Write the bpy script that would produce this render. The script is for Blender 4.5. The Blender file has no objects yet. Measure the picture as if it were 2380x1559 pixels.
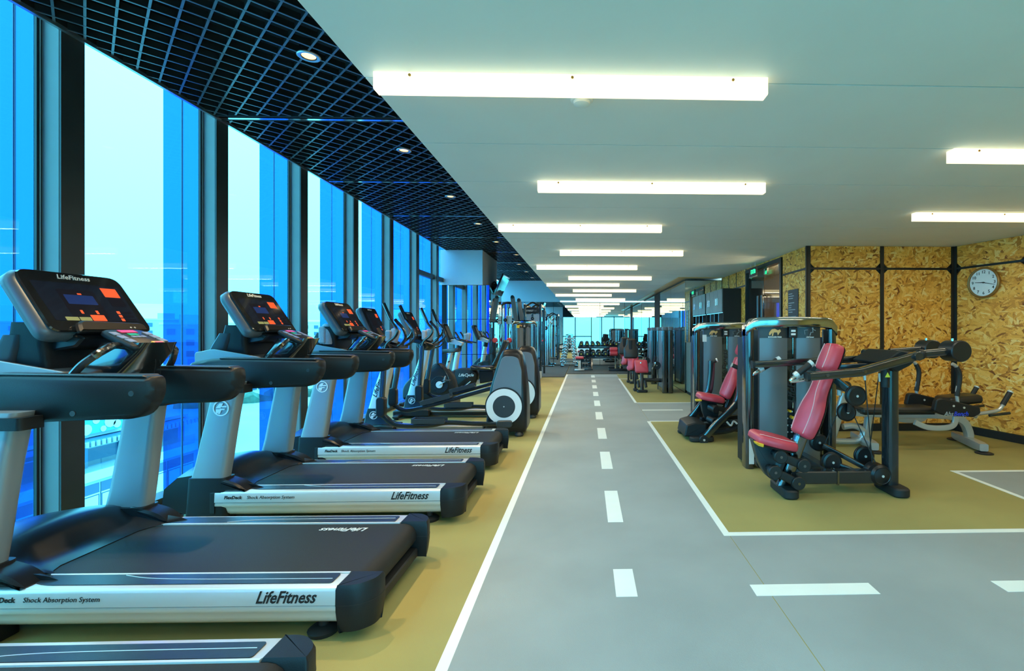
import bpy, bmesh, math, random
from mathutils import Vector, Matrix
random.seed(7)
SC = bpy.context.scene
COL = SC.collection
PI = math.pi
# ------------------------------------------------------------------ camera, world, exposure
FPX, CXP, CYP, HC = 1129.0, 1395.0, 768.0, 1.36      # focal length (px), principal column, horizon row, eye height
YAW = math.atan(0.0296)
cam = bpy.data.cameras.new('camera'); camo = bpy.data.objects.new('camera', cam); COL.objects.link(camo)
camo.location = (0, 0, HC); camo.rotation_euler = (PI/2, 0, -YAW)
cam.sensor_width = 36.0; cam.sensor_fit = 'HORIZONTAL'; cam.lens = 36.0*FPX/2380.0
cam.shift_x = -(CXP-1190.0)/2380.0; cam.shift_y = (CYP-779.5)/2380.0
cam.clip_start = 0.05; cam.clip_end = 6000
SC.camera = camo
vs = SC.view_settings
vs.view_transform = 'Standard'; vs.look = 'None'; vs.gamma = 1.0; vs.use_curve_mapping = False
vs.exposure = 0.80
wd = bpy.data.worlds.new('hazy_sky'); SC.world = wd; wd.use_nodes = True
nt = wd.node_tree; nt.nodes.clear()
_o = nt.nodes.new('ShaderNodeOutputWorld'); _b = nt.nodes.new('ShaderNodeBackground')
_tc = nt.nodes.new('ShaderNodeTexCoord'); _sp = nt.nodes.new('ShaderNodeSeparateXYZ'); _rp = nt.nodes.new('ShaderNodeValToRGB')
nt.links.new(_tc.outputs['Generated'], _sp.inputs[0]); nt.links.new(_sp.outputs['Z'], _rp.inputs[0])
_rp.color_ramp.elements[0].position = 0.0; _rp.color_ramp.elements[0].color = (0.42, 0.86, 1.0, 1)
_rp.color_ramp.elements[1].position = 0.6; _rp.color_ramp.elements[1].color = (0.85, 0.97, 1.0, 1)
nt.links.new(_rp.outputs[0], _b.inputs[0]); nt.links.new(_b.outputs[0], _o.inputs[0])
_b.inputs[1].default_value = 3.8

def PYw(u, v, Y):                                     # photo pixel -> world point on the plane y = Y
    r = (u-CXP)/FPX; up = (CYP-v)/FPX
    dx, dy = r*math.cos(YAW)+math.sin(YAW), math.cos(YAW)-r*math.sin(YAW)
    t = Y/dy
    return Vector((dx*t, Y, HC+up*t))

# ------------------------------------------------------------------ materials
MATS = {}
def mat(name, col, rough=0.5, metal=0.0, spec=0.5, var=0.0, vscale=8.0, bump=0.0, bscale=60.0, emit=None, estr=0.0, coat=0.0):
    if name in MATS: return MATS[name]
    m = bpy.data.materials.new(name); m.use_nodes = True
    n = m.node_tree; b = n.nodes['Principled BSDF']
    b.inputs['Base Color'].default_value = (*col, 1); b.inputs['Roughness'].default_value = rough
    b.inputs['Metallic'].default_value = metal; b.inputs['Specular IOR Level'].default_value = spec
    if coat: b.inputs['Coat Weight'].default_value = coat; b.inputs['Coat Roughness'].default_value = 0.08
    tc = None
    if var or bump:
        tc = n.nodes.new('ShaderNodeTexCoord')
    if var:
        ns = n.nodes.new('ShaderNodeTexNoise'); ns.inputs['Scale'].default_value = vscale; ns.inputs['Detail'].default_value = 3
        n.links.new(tc.outputs['Object'], ns.inputs['Vector'])
        rp = n.nodes.new('ShaderNodeValToRGB')
        rp.color_ramp.elements[0].position = 0.3; rp.color_ramp.elements[1].position = 0.7
        rp.color_ramp.elements[0].color = (*[c*(1-var) for c in col], 1); rp.color_ramp.elements[1].color = (*[min(1, c*(1+var)) for c in col], 1)
        n.links.new(ns.outputs['Fac'], rp.inputs[0]); n.links.new(rp.outputs[0], b.inputs['Base Color'])
    if bump:
        nb = n.nodes.new('ShaderNodeTexNoise'); nb.inputs['Scale'].default_value = bscale; nb.inputs['Detail'].default_value = 2
        n.links.new(tc.outputs['Object'], nb.inputs['Vector'])
        bp = n.nodes.new('ShaderNodeBump'); bp.inputs['Strength'].default_value = bump; bp.inputs['Distance'].default_value = 0.003
        n.links.new(nb.outputs['Fac'], bp.inputs['Height']); n.links.new(bp.outputs[0], b.inputs['Normal'])
    if emit:
        b.inputs['Emission Color'].default_value = (*emit, 1); b.inputs['Emission Strength'].default_value = estr
    MATS[name] = m
    return m

def glassy(name, tint, gloss=0.06, gcol=(1, 1, 1), rough=0.0):
    m = bpy.data.materials.new(name); m.use_nodes = True; n = m.node_tree; n.nodes.clear()
    o = n.nodes.new('ShaderNodeOutputMaterial'); mx = n.nodes.new('ShaderNodeMixShader')
    t = n.nodes.new('ShaderNodeBsdfTransparent'); t.inputs[0].default_value = (*tint, 1)
    g = n.nodes.new('ShaderNodeBsdfGlossy'); g.inputs['Color'].default_value = (*gcol, 1); g.inputs['Roughness'].default_value = rough
    f = n.nodes.new('ShaderNodeLayerWeight'); f.inputs['Blend'].default_value = 0.5
    pw = n.nodes.new('ShaderNodeMath'); pw.operation = 'POWER'; pw.inputs[1].default_value = 4.0
    ml = n.nodes.new('ShaderNodeMath'); ml.operation = 'MULTIPLY_ADD'; ml.inputs[1].default_value = 0.30; ml.inputs[2].default_value = gloss; ml.use_clamp = True
    n.links.new(f.outputs['Facing'], pw.inputs[0]); n.links.new(pw.outputs[0], ml.inputs[0]); n.links.new(ml.outputs[0], mx.inputs[0])
    n.links.new(t.outputs[0], mx.inputs[1]); n.links.new(g.outputs[0], mx.inputs[2]); n.links.new(mx.outputs[0], o.inputs[0])
    MATS[name] = m
    return m

def mirror(name, col):
    m = bpy.data.materials.new(name); m.use_nodes = True; n = m.node_tree; n.nodes.clear()
    o = n.nodes.new('ShaderNodeOutputMaterial'); g = n.nodes.new('ShaderNodeBsdfGlossy')
    g.inputs['Color'].default_value = (*col, 1); g.inputs['Roughness'].default_value = 0.0
    n.links.new(g.outputs[0], o.inputs[0]); MATS[name] = m
    return m

def osb_mat():
    m = bpy.data.materials.new('osb_board'); m.use_nodes = True; n = m.node_tree; b = n.nodes['Principled BSDF']
    b.inputs['Roughness'].default_value = 0.5; b.inputs['Specular IOR Level'].default_value = 0.35
    tc = n.nodes.new('ShaderNodeTexCoord')
    sx = n.nodes.new('ShaderNodeSeparateXYZ'); n.links.new(tc.outputs['Object'], sx.inputs[0])
    ad = n.nodes.new('ShaderNodeMath'); ad.operation = 'ADD'; n.links.new(sx.outputs[0], ad.inputs[0]); n.links.new(sx.outputs[1], ad.inputs[1])
    cb = n.nodes.new('ShaderNodeCombineXYZ'); n.links.new(ad.outputs[0], cb.inputs[0]); n.links.new(sx.outputs[2], cb.inputs[1])
    def layer(ang, sc, off):
        ns = n.nodes.new('ShaderNodeTexNoise'); ns.inputs['Scale'].default_value = 5.0; ns.inputs['Detail'].default_value = 1
        n.links.new(cb.outputs[0], ns.inputs['Vector'])
        va = n.nodes.new('ShaderNodeVectorMath'); va.operation = 'MULTIPLY_ADD'; va.inputs[1].default_value = (0.10, 0.10, 0)
        n.links.new(ns.outputs['Color'], va.inputs[0]); n.links.new(cb.outputs[0], va.inputs[2])
        m1 = n.nodes.new('ShaderNodeMapping'); m1.inputs['Rotation'].default_value = (0, 0, ang); m1.inputs['Location'].default_value = off
        m2 = n.nodes.new('ShaderNodeMapping'); m2.inputs['Scale'].default_value = sc
        n.links.new(va.outputs[0], m1.inputs['Vector']); n.links.new(m1.outputs[0], m2.inputs['Vector'])
        v = n.nodes.new('ShaderNodeTexVoronoi'); v.voronoi_dimensions = '2D'; v.inputs['Scale'].default_value = 1.0; v.inputs['Randomness'].default_value = 1.0
        n.links.new(m2.outputs[0], v.inputs['Vector'])
        sp = n.nodes.new('ShaderNodeSeparateColor'); n.links.new(v.outputs['Color'], sp.inputs[0])
        return sp
    A = layer(0.35, (42, 11, 1), (0, 0, 0))
    B = layer(-0.75, (46, 12, 1), (3, 5, 0))
    Cc = layer(1.35, (50, 13, 1), (7, 1, 0))
    def ramp(src, cols):
        r = n.nodes.new('ShaderNodeValToRGB'); r.color_ramp.interpolation = 'LINEAR'
        e = r.color_ramp.elements
        e[0].position = 0.0; e[0].color = (*cols[0][1], 1); e[1].position = 1.0; e[1].color = (*cols[-1][1], 1)
        for p, c in cols[1:-1]:
            k = e.new(p); k.color = (*c, 1)
        n.links.new(src, r.inputs[0]); return r
    pal = [(0, (0.22, 0.05, 0.004)), (0.06, (0.46, 0.15, 0.015)), (0.2, (0.76, 0.29, 0.035)), (0.55, (0.92, 0.40, 0.055)), (0.85, (0.98, 0.50, 0.10)), (1, (1.0, 0.64, 0.22))]
    ra, rb, rc = ramp(A.outputs[0], pal), ramp(B.outputs[0], pal), ramp(Cc.outputs[0], pal)
    def mix(f, x, y, lo):
        g = n.nodes.new('ShaderNodeMath'); g.operation = 'GREATER_THAN'; g.inputs[1].default_value = lo
        n.links.new(f, g.inputs[0])
        q = n.nodes.new('ShaderNodeMix'); q.data_type = 'RGBA'
        n.links.new(g.outputs[0], q.inputs[0]); n.links.new(x, q.inputs[6]); n.links.new(y, q.inputs[7]); return q.outputs[2]
    c1 = mix(B.outputs[1], ra.outputs[0], rb.outputs[0], 0.62)
    c2 = mix(Cc.outputs[1], c1, rc.outputs[0], 0.68)
    sp2 = n.nodes.new('ShaderNodeTexNoise'); sp2.inputs['Scale'].default_value = 75; n.links.new(tc.outputs['Object'], sp2.inputs['Vector'])
    g = n.nodes.new('ShaderNodeMath'); g.operation = 'GREATER_THAN'; g.inputs[1].default_value = 0.69
    n.links.new(sp2.outputs['Fac'], g.inputs[0])
    q = n.nodes.new('ShaderNodeMix'); q.data_type = 'RGBA'; q.inputs[7].default_value = (0.12, 0.04, 0.01, 1)
    n.links.new(g.outputs[0], q.inputs[0]); n.links.new(c2, q.inputs[6])
    n.links.new(q.outputs[2], b.inputs['Base Color'])
    MATS['osb'] = m
    return m

mat('white_paint', (0.74, 0.76, 0.74), 0.6, var=0.02, vscale=2)
mat('bulkhead_paint', (0.72, 0.74, 0.75), 0.6, var=0.02, vscale=2)
mat('black_paint', (0.008, 0.009, 0.010), 0.8)
mat('grid_metal', (0.12, 0.13, 0.14), 0.32, 0.5, var=0.12, vscale=5)
mat('trim_metal', (0.55, 0.58, 0.60), 0.28, 0.9, var=0.08, vscale=3)
mat('olive_floor', (0.36, 0.30, 0.105), 0.62, var=0.10, vscale=1.2, bump=0.25, bscale=260, spec=0.35)
mat('grey_track', (0.32, 0.345, 0.345), 0.6, var=0.08, vscale=1.6, bump=0.25, bscale=260, spec=0.35)
mat('line_white', (0.86, 0.88, 0.84), 0.55, var=0.02, vscale=6)
mat('rubber_mat', (0.045, 0.050, 0.050), 0.6, var=0.5, vscale=90, bump=0.3, bscale=200)
mat('mullion_grey', (0.24, 0.215, 0.20), 0.5, 0.0, var=0.06, vscale=4)
mat('mullion_dark', (0.045, 0.05, 0.05), 0.45, 0.2, var=0.1, vscale=4)
mat('gasket', (0.012, 0.013, 0.016), 0.5)
mat('silver', (0.66, 0.67, 0.66), 0.36, 0.35, var=0.03, vscale=3)
mat('silver_paint', (0.30, 0.315, 0.32), 0.36, 0.35, var=0.03, vscale=3)
mat('light_line', (0.80, 0.82, 0.80), 0.35, 0.4)
mat('black_plastic', (0.008, 0.009, 0.010), 0.42, bump=0.15, bscale=400)
mat('soft_black', (0.010, 0.012, 0.014), 0.46, spec=0.35, bump=0.2, bscale=300)
mat('hood_black', (0.010, 0.011, 0.013), 0.34, spec=0.4)
mat('charcoal', (0.035, 0.041, 0.046), 0.40, 0.1, bump=0.08, bscale=300)
mat('band_chrome', (0.36, 0.39, 0.42), 0.10, 1.0)
mat('shell_grey', (0.085, 0.10, 0.112), 0.36, 0.1)
mat('shroud_grey', (0.150, 0.175, 0.195), 0.36, 0.25, bump=0.06, bscale=300)
mat('gloss_black', (0.012, 0.014, 0.016), 0.14, spec=0.9, coat=1.0)
mat('frame_black', (0.018, 0.022, 0.026), 0.22, 0.2, coat=0.5)
mat('belt', (0.008, 0.0088, 0.0098), 0.62, var=0.25, vscale=140, bump=0.4, bscale=500)
mat('step_plate', (0.026, 0.031, 0.036), 0.30, var=0.15, vscale=40, bump=0.25, bscale=420)
mat('chrome', (0.75, 0.77, 0.78), 0.10, 1.0)
mat('dark_chrome', (0.20, 0.21, 0.22), 0.16, 1.0)
mat('screen', (0.010, 0.012, 0.020), 0.07, coat=0.5, emit=(0.05, 0.09, 0.16), estr=0.04)
mat('screen_blue', (0.01, 0.02, 0.06), 0.1, emit=(0.03, 0.07, 0.30), estr=0.18)
mat('screen_dark', (0.006, 0.006, 0.008), 0.1, emit=(0.02, 0.02, 0.03), estr=0.2)
mat('ui_orange', (0.60, 0.09, 0.03), 0.3, emit=(0.95, 0.10, 0.03), estr=0.32)
mat('ui_olive', (0.20, 0.22, 0.10), 0.3, emit=(0.25, 0.28, 0.12), estr=0.25)
mat('red_button', (0.72, 0.05, 0.05), 0.35)
mat('green_button', (0.03, 0.40, 0.06), 0.35)
mat('grey_button', (0.22, 0.25, 0.27), 0.4)
mat('yellow', (0.85, 0.46, 0.02), 0.4)
mat('yellow_sign', (0.80, 0.70, 0.05), 0.45)
mat('print_black', (0.012, 0.012, 0.014), 0.5)
mat('print_white', (0.80, 0.82, 0.82), 0.5)
mat('print_blue', (0.02, 0.06, 0.70), 0.5)
mat('print_tan', (0.72, 0.42, 0.16), 0.5)
mat('print_grey', (0.32, 0.36, 0.38), 0.5)
mat('red_vinyl', (0.62, 0.055, 0.085), 0.36, var=0.06, vscale=10, bump=0.12, bscale=350)
mat('black_vinyl', (0.022, 0.020, 0.019), 0.35, bump=0.12, bscale=350)
mat('stitch', (0.75, 0.55, 0.52), 0.6)
mat('bench_silver', (0.50, 0.52, 0.53), 0.30, 0.55)
mat('towel', (0.40, 0.41, 0.44), 0.9, var=0.12, vscale=120, bump=0.8, bscale=260)
mat('white_towel', (0.75, 0.75, 0.74), 0.9, bump=0.8, bscale=260)
mat('lamp_diffuser', (0.9, 0.85, 0.72), 0.5, emit=(1.0, 0.80, 0.43), estr=1.05)
mat('downlight_glow', (0.9, 0.8, 0.6), 0.5, emit=(1.0, 0.58, 0.18), estr=1.2)
mat('brass', (0.45, 0.24, 0.06), 0.35, 0.9)
mat('copper', (0.78, 0.46, 0.18), 0.3, 0.35)
mat('clock_face', (0.82, 0.86, 0.88), 0.35)
mat('clock_rim', (0.32, 0.17, 0.05), 0.35, 0.4)
mat('poster_black', (0.012, 0.014, 0.014), 0.5)
mat('locker_grey', (0.16, 0.19, 0.18), 0.5, var=0.1, vscale=12)
mat('locker_dark', (0.012, 0.012, 0.012), 0.6)
mat('exit_green', (0.0, 0.35, 0.12), 0.4, emit=(0.02, 0.95, 0.35), estr=1.1)
mat('wood_door', (0.30, 0.19, 0.09), 0.45, var=0.2, vscale=6)
mat('warm_wall', (0.62, 0.45, 0.26), 0.6)
mat('curtain', (0.42, 0.52, 0.52), 0.8, var=0.05)
mat('rubber_black', (0.012, 0.012, 0.013), 0.55)
mat('weight_black', (0.008, 0.008, 0.010), 0.35)
mat('red_trim', (0.45, 0.02, 0.04), 0.4)
mat('wall_grey', (0.62, 0.65, 0.65), 0.6)
# outside
mat('concrete_out', (0.42, 0.46, 0.48), 0.8, var=0.08, vscale=0.5)
mat('plaster_out', (0.50, 0.52, 0.52), 0.8, var=0.06, vscale=0.3)
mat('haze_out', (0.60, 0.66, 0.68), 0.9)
mat('hazed_hill_out', (0.74, 0.82, 0.84), 0.95, var=0.06, vscale=0.01)  # very pale colour stands in for distance haze on the hills
mat('ground_out', (0.36, 0.40, 0.41), 0.9, var=0.12, vscale=0.05)
mat('hazed_slope_out', (0.40, 0.55, 0.50), 0.9, var=0.35, vscale=0.7)  # paler than foliage: bright light and haze put into the colour
mat('green_out', (0.05, 0.12, 0.09), 0.9, var=0.5, vscale=0.6)
mat('window_out', (0.06, 0.12, 0.20), 0.15)
mat('blue_out', (0.06, 0.18, 0.34), 0.4, var=0.1, vscale=0.4)
mat('billboard_out', (0.05, 0.30, 0.36), 0.5)
mat('white_out', (0.70, 0.72, 0.72), 0.7)
glassy('pane_glass', (0.39, 0.86, 1.0), 0.008)
glassy('fin_glass', (0.02, 0.29, 0.80), 0.04, (0.55, 0.8, 1.0))
glassy('clear_glass', (0.82, 0.88, 0.86), 0.06)
mirror('mirror', (0.80, 0.86, 0.85))
mirror('mirror_blue', (0.70, 0.80, 0.84))
osb_mat()

# ------------------------------------------------------------------ mesh helpers
def rpoly(pts, r, seg=4):
    """round the corners of a closed 2-D polygon; r is one radius or a list"""
    n = len(pts); out = []
    for i in range(n):
        p = Vector(pts[i]); a = Vector(pts[i-1]); b = Vector(pts[(i+1) % n])
        ri = r[i] if isinstance(r, (list, tuple)) else r
        if ri <= 0: out.append((p.x, p.y)); continue
        da, db = (a-p), (b-p); la, lb = da.length, db.length
        da.normalize(); db.normalize()
        d = min(ri, la*0.49, lb*0.49)
        s, e = p+da*d, p+db*d
        for k in range(seg+1):
            t = k/seg
            q = s*(1-t)**2 + p*2*t*(1-t) + e*t*t
            out.append((q.x, q.y))
    return out
def rect(x0, x1, y0, y1, r=0.0, seg=3):
    p = [(x0, y0), (x1, y0), (x1, y1), (x0, y1)]
    return rpoly(p, r, seg) if r > 0 else p
def inset(poly, d):
    n = len(poly); A = sum(poly[i][0]*poly[(i+1) % n][1]-poly[(i+1) % n][0]*poly[i][1] for i in range(n))
    sg = 1 if A > 0 else -1; out = []
    for i in range(n):
        p0, p1, p2 = Vector(poly[i-1]), Vector(poly[i]), Vector(poly[(i+1) % n])
        e1, e2 = p1-p0, p2-p1
        if e1.length < 1e-9: e1 = e2
        if e2.length < 1e-9: e2 = e1
        e1.normalize(); e2.normalize()
        n1, n2 = Vector((-e1.y, e1.x))*sg, Vector((-e2.y, e2.x))*sg
        m = n1+n2; l = m.length
        if l < 1e-6: m = n1; k = 1
        else: m /= l; k = 1/max(0.5, m.dot(n1))
        q = p1+m*d*k; out.append((q.x, q.y))
    return out
AX = {'x': lambda a, p: (a, p[0], p[1]), 'y': lambda a, p: (p[0], a, p[1]), 'z': lambda a, p: (p[0], p[1], a)}
class MB:
    def __init__(s): s.v = []; s.f = []
    def rings(s, rings, cap0=True, cap1=True, close=True):
        b = len(s.v); n = len(rings[0])
        for r in rings: s.v.extend([tuple(p) for p in r])
        for i in range(len(rings)-1):
            for j in range(n if close else n-1):
                k = (j+1) % n
                s.f.append((b+i*n+j, b+i*n+k, b+(i+1)*n+k, b+(i+1)*n+j))
        if cap0: s.f.append(tuple(b+j for j in range(n-1, -1, -1)))
        if cap1: s.f.append(tuple(b+(len(rings)-1)*n+j for j in range(n)))
        return s
    def prism(s, poly, ax, a0, a1, bev=0.0):
        f = AX[ax]
        if bev > 0:
            q = inset(poly, bev); h = bev if a1 > a0 else -bev
            rr = [[f(a0, p) for p in q], [f(a0+h, p) for p in poly], [f(a1-h, p) for p in poly], [f(a1, p) for p in q]]
        else: rr = [[f(a0, p) for p in poly], [f(a1, p) for p in poly]]
        return s.rings(rr)
    def box(s, x0, x1, y0, y1, z0, z1, r=0.0, bev=None):
        if r <= 0: return s.prism(rect(x0, x1, y0, y1), 'z', z0, z1)
        return s.prism(rect(x0, x1, y0, y1, r), 'z', z0, z1, min(r, abs(z1-z0)*0.45)*0.7 if bev is None else bev)
    def frame(s, p, d, up=(0, 0, 1)):
        d = Vector(d).normalized(); u = Vector(up)
        if abs(d.dot(u)) > 0.98: u = Vector((1, 0, 0)) if abs(d.x) < 0.9 else Vector((0, 1, 0))
        a = d.cross(u).normalized(); b = a.cross(d).normalized()
        return a, b
    def bar(s, p0, p1, w, h, up=(0, 0, 1), r=0.0, w1=None, h1=None):
        p0, p1 = Vector(p0), Vector(p1); a, b = s.frame(p0, p1-p0, up)
        w1 = w if w1 is None else w1; h1 = h if h1 is None else h1
        def ring(p, W, Hh):
            q = rect(-W/2, W/2, -Hh/2, Hh/2, r) if r > 0 else rect(-W/2, W/2, -Hh/2, Hh/2)
            return [p+a*x+b*y for x, y in q]
        return s.rings([ring(p0, w, h), ring(p1, w1, h1)])
    def cyl(s, p0, p1, r0, r1=None, n=16, bev=0.0):
        p0, p1 = Vector(p0), Vector(p1); d = p1-p0; a, b = s.frame(p0, d); r1 = r0 if r1 is None else r1
        def ring(p, r): return [p+a*math.cos(2*PI*k/n)*r+b*math.sin(2*PI*k/n)*r for k in range(n)]
        if bev > 0:
            u = d.normalized()*bev
            return s.rings([ring(p0, r0-bev), ring(p0+u, r0), ring(p1-u, r1), ring(p1, r1-bev)])
        return s.rings([ring(p0, r0), ring(p1, r1)])
    def annulus(s, c, nrm, ro, ri, h, n=32):
        c = Vector(c); nn = Vector(nrm).normalized(); a, b = s.frame(c, nn)
        def ring(o, r): return [c+nn*o+a*math.cos(2*PI*k/n)*r+b*math.sin(2*PI*k/n)*r for k in range(n)]
        return s.rings([ring(0, ri), ring(0, ro), ring(h, ro), ring(h, ri), ring(0, ri)], False, False)
    def tube(s, pts, r, n=8, smooth=6, sq=None, up=(0, 0, 1)):
        P = [Vector(p) for p in pts]; R = r if isinstance(r, (list, tuple)) else [r]*len(P)
        if smooth and len(P) > 2:
            Q, RR = [], []
            for i in range(len(P)-1):
                a, b, c, d = P[max(i-1, 0)], P[i], P[i+1], P[min(i+2, len(P)-1)]
                for k in range(smooth):
                    t = k/smooth
                    Q.append(0.5*((2*b)+(c-a)*t+(2*a-5*b+4*c-d)*t*t+(3*b-a-3*c+d)*t**3)); RR.append(R[i]*(1-t)+R[i+1]*t)
            Q.append(P[-1]); RR.append(R[-1]); P, R = Q, RR
        rr = []; pa = None
        for i, p in enumerate(P):
            d = (P[min(i+1, len(P)-1)]-P[max(i-1, 0)])
            if d.length < 1e-9: d = Vector((0, 0, 1))
            d.normalize()
            if pa is None: a, b = s.frame(p, d, up)
            else:
                a = (pa-d*pa.dot(d)).normalized(); b = a.cross(d).normalized()
            pa = a
            if sq: rr.append([p+a*x*R[i]+b*y*R[i]*sq for x, y in rect(-1, 1, -1, 1, 0.35, 2)])
            else: rr.append([p+a*math.cos(2*PI*k/n)*R[i]+b*math.sin(2*PI*k/n)*R[i] for k in range(n)])
        return s.rings(rr)
    def lathe(s, c, ax, prof, n=24, caps=True):
        c = Vector(c); d = Vector(ax).normalized(); a, b = s.frame(c, d)
        return s.rings([[c+d*h+a*math.cos(2*PI*k/n)*r+b*math.sin(2*PI*k/n)*r for k in range(n)] for r, h in prof], caps, caps)
    def plate(s, o, r, u, poly, t0, t1, bev=0.0):
        """polygon in the plane (o, r, u), extruded along the normal from t0 to t1"""
        o, r, u = Vector(o), Vector(r).normalized(), Vector(u).normalized(); nn = r.cross(u)
        g = lambda p, t: o+r*p[0]+u*p[1]+nn*t
        if bev > 0:
            q = inset(poly, bev); h = bev if t1 > t0 else -bev
            return s.rings([[g(p, t0) for p in q], [g(p, t0+h) for p in poly], [g(p, t1-h) for p in poly], [g(p, t1) for p in q]])
        return s.rings([[g(p, t0) for p in poly], [g(p, t1) for p in poly]])
    def sphere(s, c, r, n=12, m=8):
        c = Vector(c)
        R = (r, r, r) if isinstance(r, (int, float)) else r
        return s.rings([[c+Vector((R[0]*math.sin(PI*i/m)*math.cos(2*PI*k/n), R[1]*math.sin(PI*i/m)*math.sin(2*PI*k/n), -R[2]*math.cos(PI*i/m))) for k in range(n)] for i in [0.05]+list(range(1, m))+[m-0.05]])
    def mesh(s, name, smooth=True, ang=35):
        me = bpy.data.meshes.new(name); me.from_pydata([tuple(v) for v in s.v], [], s.f)
        bm = bmesh.new(); bm.from_mesh(me); bmesh.ops.recalc_face_normals(bm, faces=bm.faces); bm.to_mesh(me); bm.free()
        if smooth:
            me.polygons.foreach_set('use_smooth', [True]*len(me.polygons)); me.set_sharp_from_angle(angle=math.radians(ang))
        return me

def link(o, parent=None):
    COL.objects.link(o)
    if parent is not None: o.parent = parent
    return o
def tag(o, label=None, cat=None, group=None, kind=None):
    if label: o['label'] = label
    if cat: o['category'] = cat
    if group: o['group'] = group
    if kind: o['kind'] = kind
    return o
def obj(name, mb, m, parent=None, smooth=True, ang=35, label=None, **kw):
    me = mb.mesh(name, smooth, ang) if isinstance(mb, MB) else mb
    if not me.materials: me.materials.append(MATS[m])
    o = bpy.data.objects.new(name, me); link(o, parent)
    if label: o['label'] = label
    for k in ('cat', 'group', 'kind'):
        if kw.get(k): o[{'cat': 'category'}.get(k, k)] = kw[k]
    return o
def thing(name, label, cat, loc=(0, 0, 0), rz=0.0, group=None):
    o = bpy.data.objects.new(name, None); o.empty_display_size = 0.1; COL.objects.link(o)
    o.location = loc; o.rotation_euler = (0, 0, rz)
    return tag(o, label, cat, group)
def copy_tree(o, parent=None, label=None, loc=None, rz=None):
    c = o.copy(); COL.objects.link(c); c.parent = parent
    if label: c['label'] = label
    if loc is not None: c.location = loc
    if rz is not None: c.rotation_euler = (0, 0, rz)
    for ch in [q for q in CH.get(o.name, [])]: copy_tree(ch, c)
    return c
CH = {}
def children_index():
    CH.clear()
    for q in bpy.data.objects:
        if q.parent: CH.setdefault(q.parent.name, []).append(q)
_TX = {}
def lettering(parent, s, size, o, r, u, m, shear=0.0, name='lettering', bold=0.0, align='CENTER', sx=1.0, depth=0.0006):
    key = (s, size, shear, bold, align, m, sx)
    if key not in _TX:
        c = bpy.data.curves.new('txt', 'FONT'); c.body = s; c.size = size; c.shear = shear; c.offset = bold
        c.align_x = align; c.align_y = 'CENTER'; c.resolution_u = 2; c.extrude = depth
        t = bpy.data.objects.new('txt', c); COL.objects.link(t)
        dg = bpy.context.evaluated_depsgraph_get(); me = bpy.data.meshes.new_from_object(t.evaluated_get(dg))
        bpy.data.objects.remove(t); bpy.data.curves.remove(c)
        if sx != 1.0:
            for v in me.vertices: v.co.x *= sx
        me.materials.clear(); me.materials.append(MATS[m]); me.name = name; _TX[key] = me
    ob = bpy.data.objects.new(name, _TX[key]); link(ob, parent)
    r, u = Vector(r).normalized(), Vector(u).normalized(); nn = r.cross(u); o = Vector(o)+nn*0.001
    ob.matrix_local = Matrix(((r.x, u.x, nn.x, o.x), (r.y, u.y, nn.y, o.y), (r.z, u.z, nn.z, o.z), (0, 0, 0, 1)))
    return ob
# ================================================================== THE SETTING
ZC, ZG = 2.506, 3.272            # white ceiling, black grid ceiling
YB, YM = -1.9, 18.8              # back window wall, far mirror wall
XW = -3.325                      # inner face of the window posts
def struct(name, mb, m, parent=None, label=None, **kw):
    o = obj(name, mb, m, parent, **kw)
    if parent is None:
        o['kind'] = 'structure'
        if label: o['label'] = label
    return o
# ---- floor
fl = struct('floor', MB().box(-3.6, 5.6, YB-0.1, YM+0.1, -0.12, 0.0), 'olive_floor', label='olive green rubber sports floor with a grey painted track')
def fplate(name, x0, x1, y0, y1, z, m): return obj(name, MB().box(x0, x1, y0, y1, 0.0002, z), m, fl, smooth=False)
fplate('running_track', -0.6, 0.951, YB, 15.05, 0.0012, 'grey_track')
fplate('track_branch', 0.956, 5.4, 1.75, 3.25, 0.0012, 'grey_track')
fplate('track_branch', 3.54, 5.4, 3.2505, 4.60, 0.0012, 'grey_track')
fplate('track_branch', 0.956, 2.97, 7.25, 9.12, 0.0012, 'grey_track')
def fline(x0, x1, y0, y1): fplate('lane_line', x0, x1, y0, y1, 0.0022, 'line_white')
fline(-0.602, -0.553, YB, 15.08); fline(0.915, 0.962, 3.19, 7.25); fline(0.915, 0.962, 9.12, 13.7)
fline(0.962, 3.54, 3.19, 3.245); fline(0.962, 5.4, 1.72, 1.77)
fline(3.53, 3.575, 3.245, 4.61); fline(3.575, 5.3, 4.56, 4.61)
fline(0.962, 2.95, 7.235, 7.275); fline(0.962, 2.15, 9.09, 9.14); fline(0.962, 1.66, 8.24, 8.31)
fline(-0.553, 1.9, 15.03, 15.08); fline(0.28, 0.95, 14.52, 14.60); fline(0.962, 1.6, 13.62, 13.68)
def fdash(x0, x1, y0, y1): fplate('lane_dash', x0, x1, y0, y1, 0.0022, 'line_white')
fdash(0.155, 0.265, 2.475, 2.762)
for k in range(9): fdash(0.157, 0.266, 3.44+1.328*k, 3.44+1.328*k+0.675)
for x0 in (0.875, 2.195, 3.52): fdash(x0, x0+0.645, 2.462, 2.572)
# rubber mats at the far end
for i, (x0, x1, y0, y1) in enumerate(((-3.2, -0.62, 14.15, 16.4), (-0.6, 1.0, 15.15, 16.9), (1.01, 2.1, 15.15, 16.9), (-3.2, -0.62, 16.41, 18.7), (-0.6, 1.0, 16.91, 18.7), (1.01, 2.1, 16.91, 18.7))):
    obj('rubber_tile', MB().box(x0, x1, y0, y1, 0.0003, 0.022, 0.01), 'rubber_mat', fl)
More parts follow.
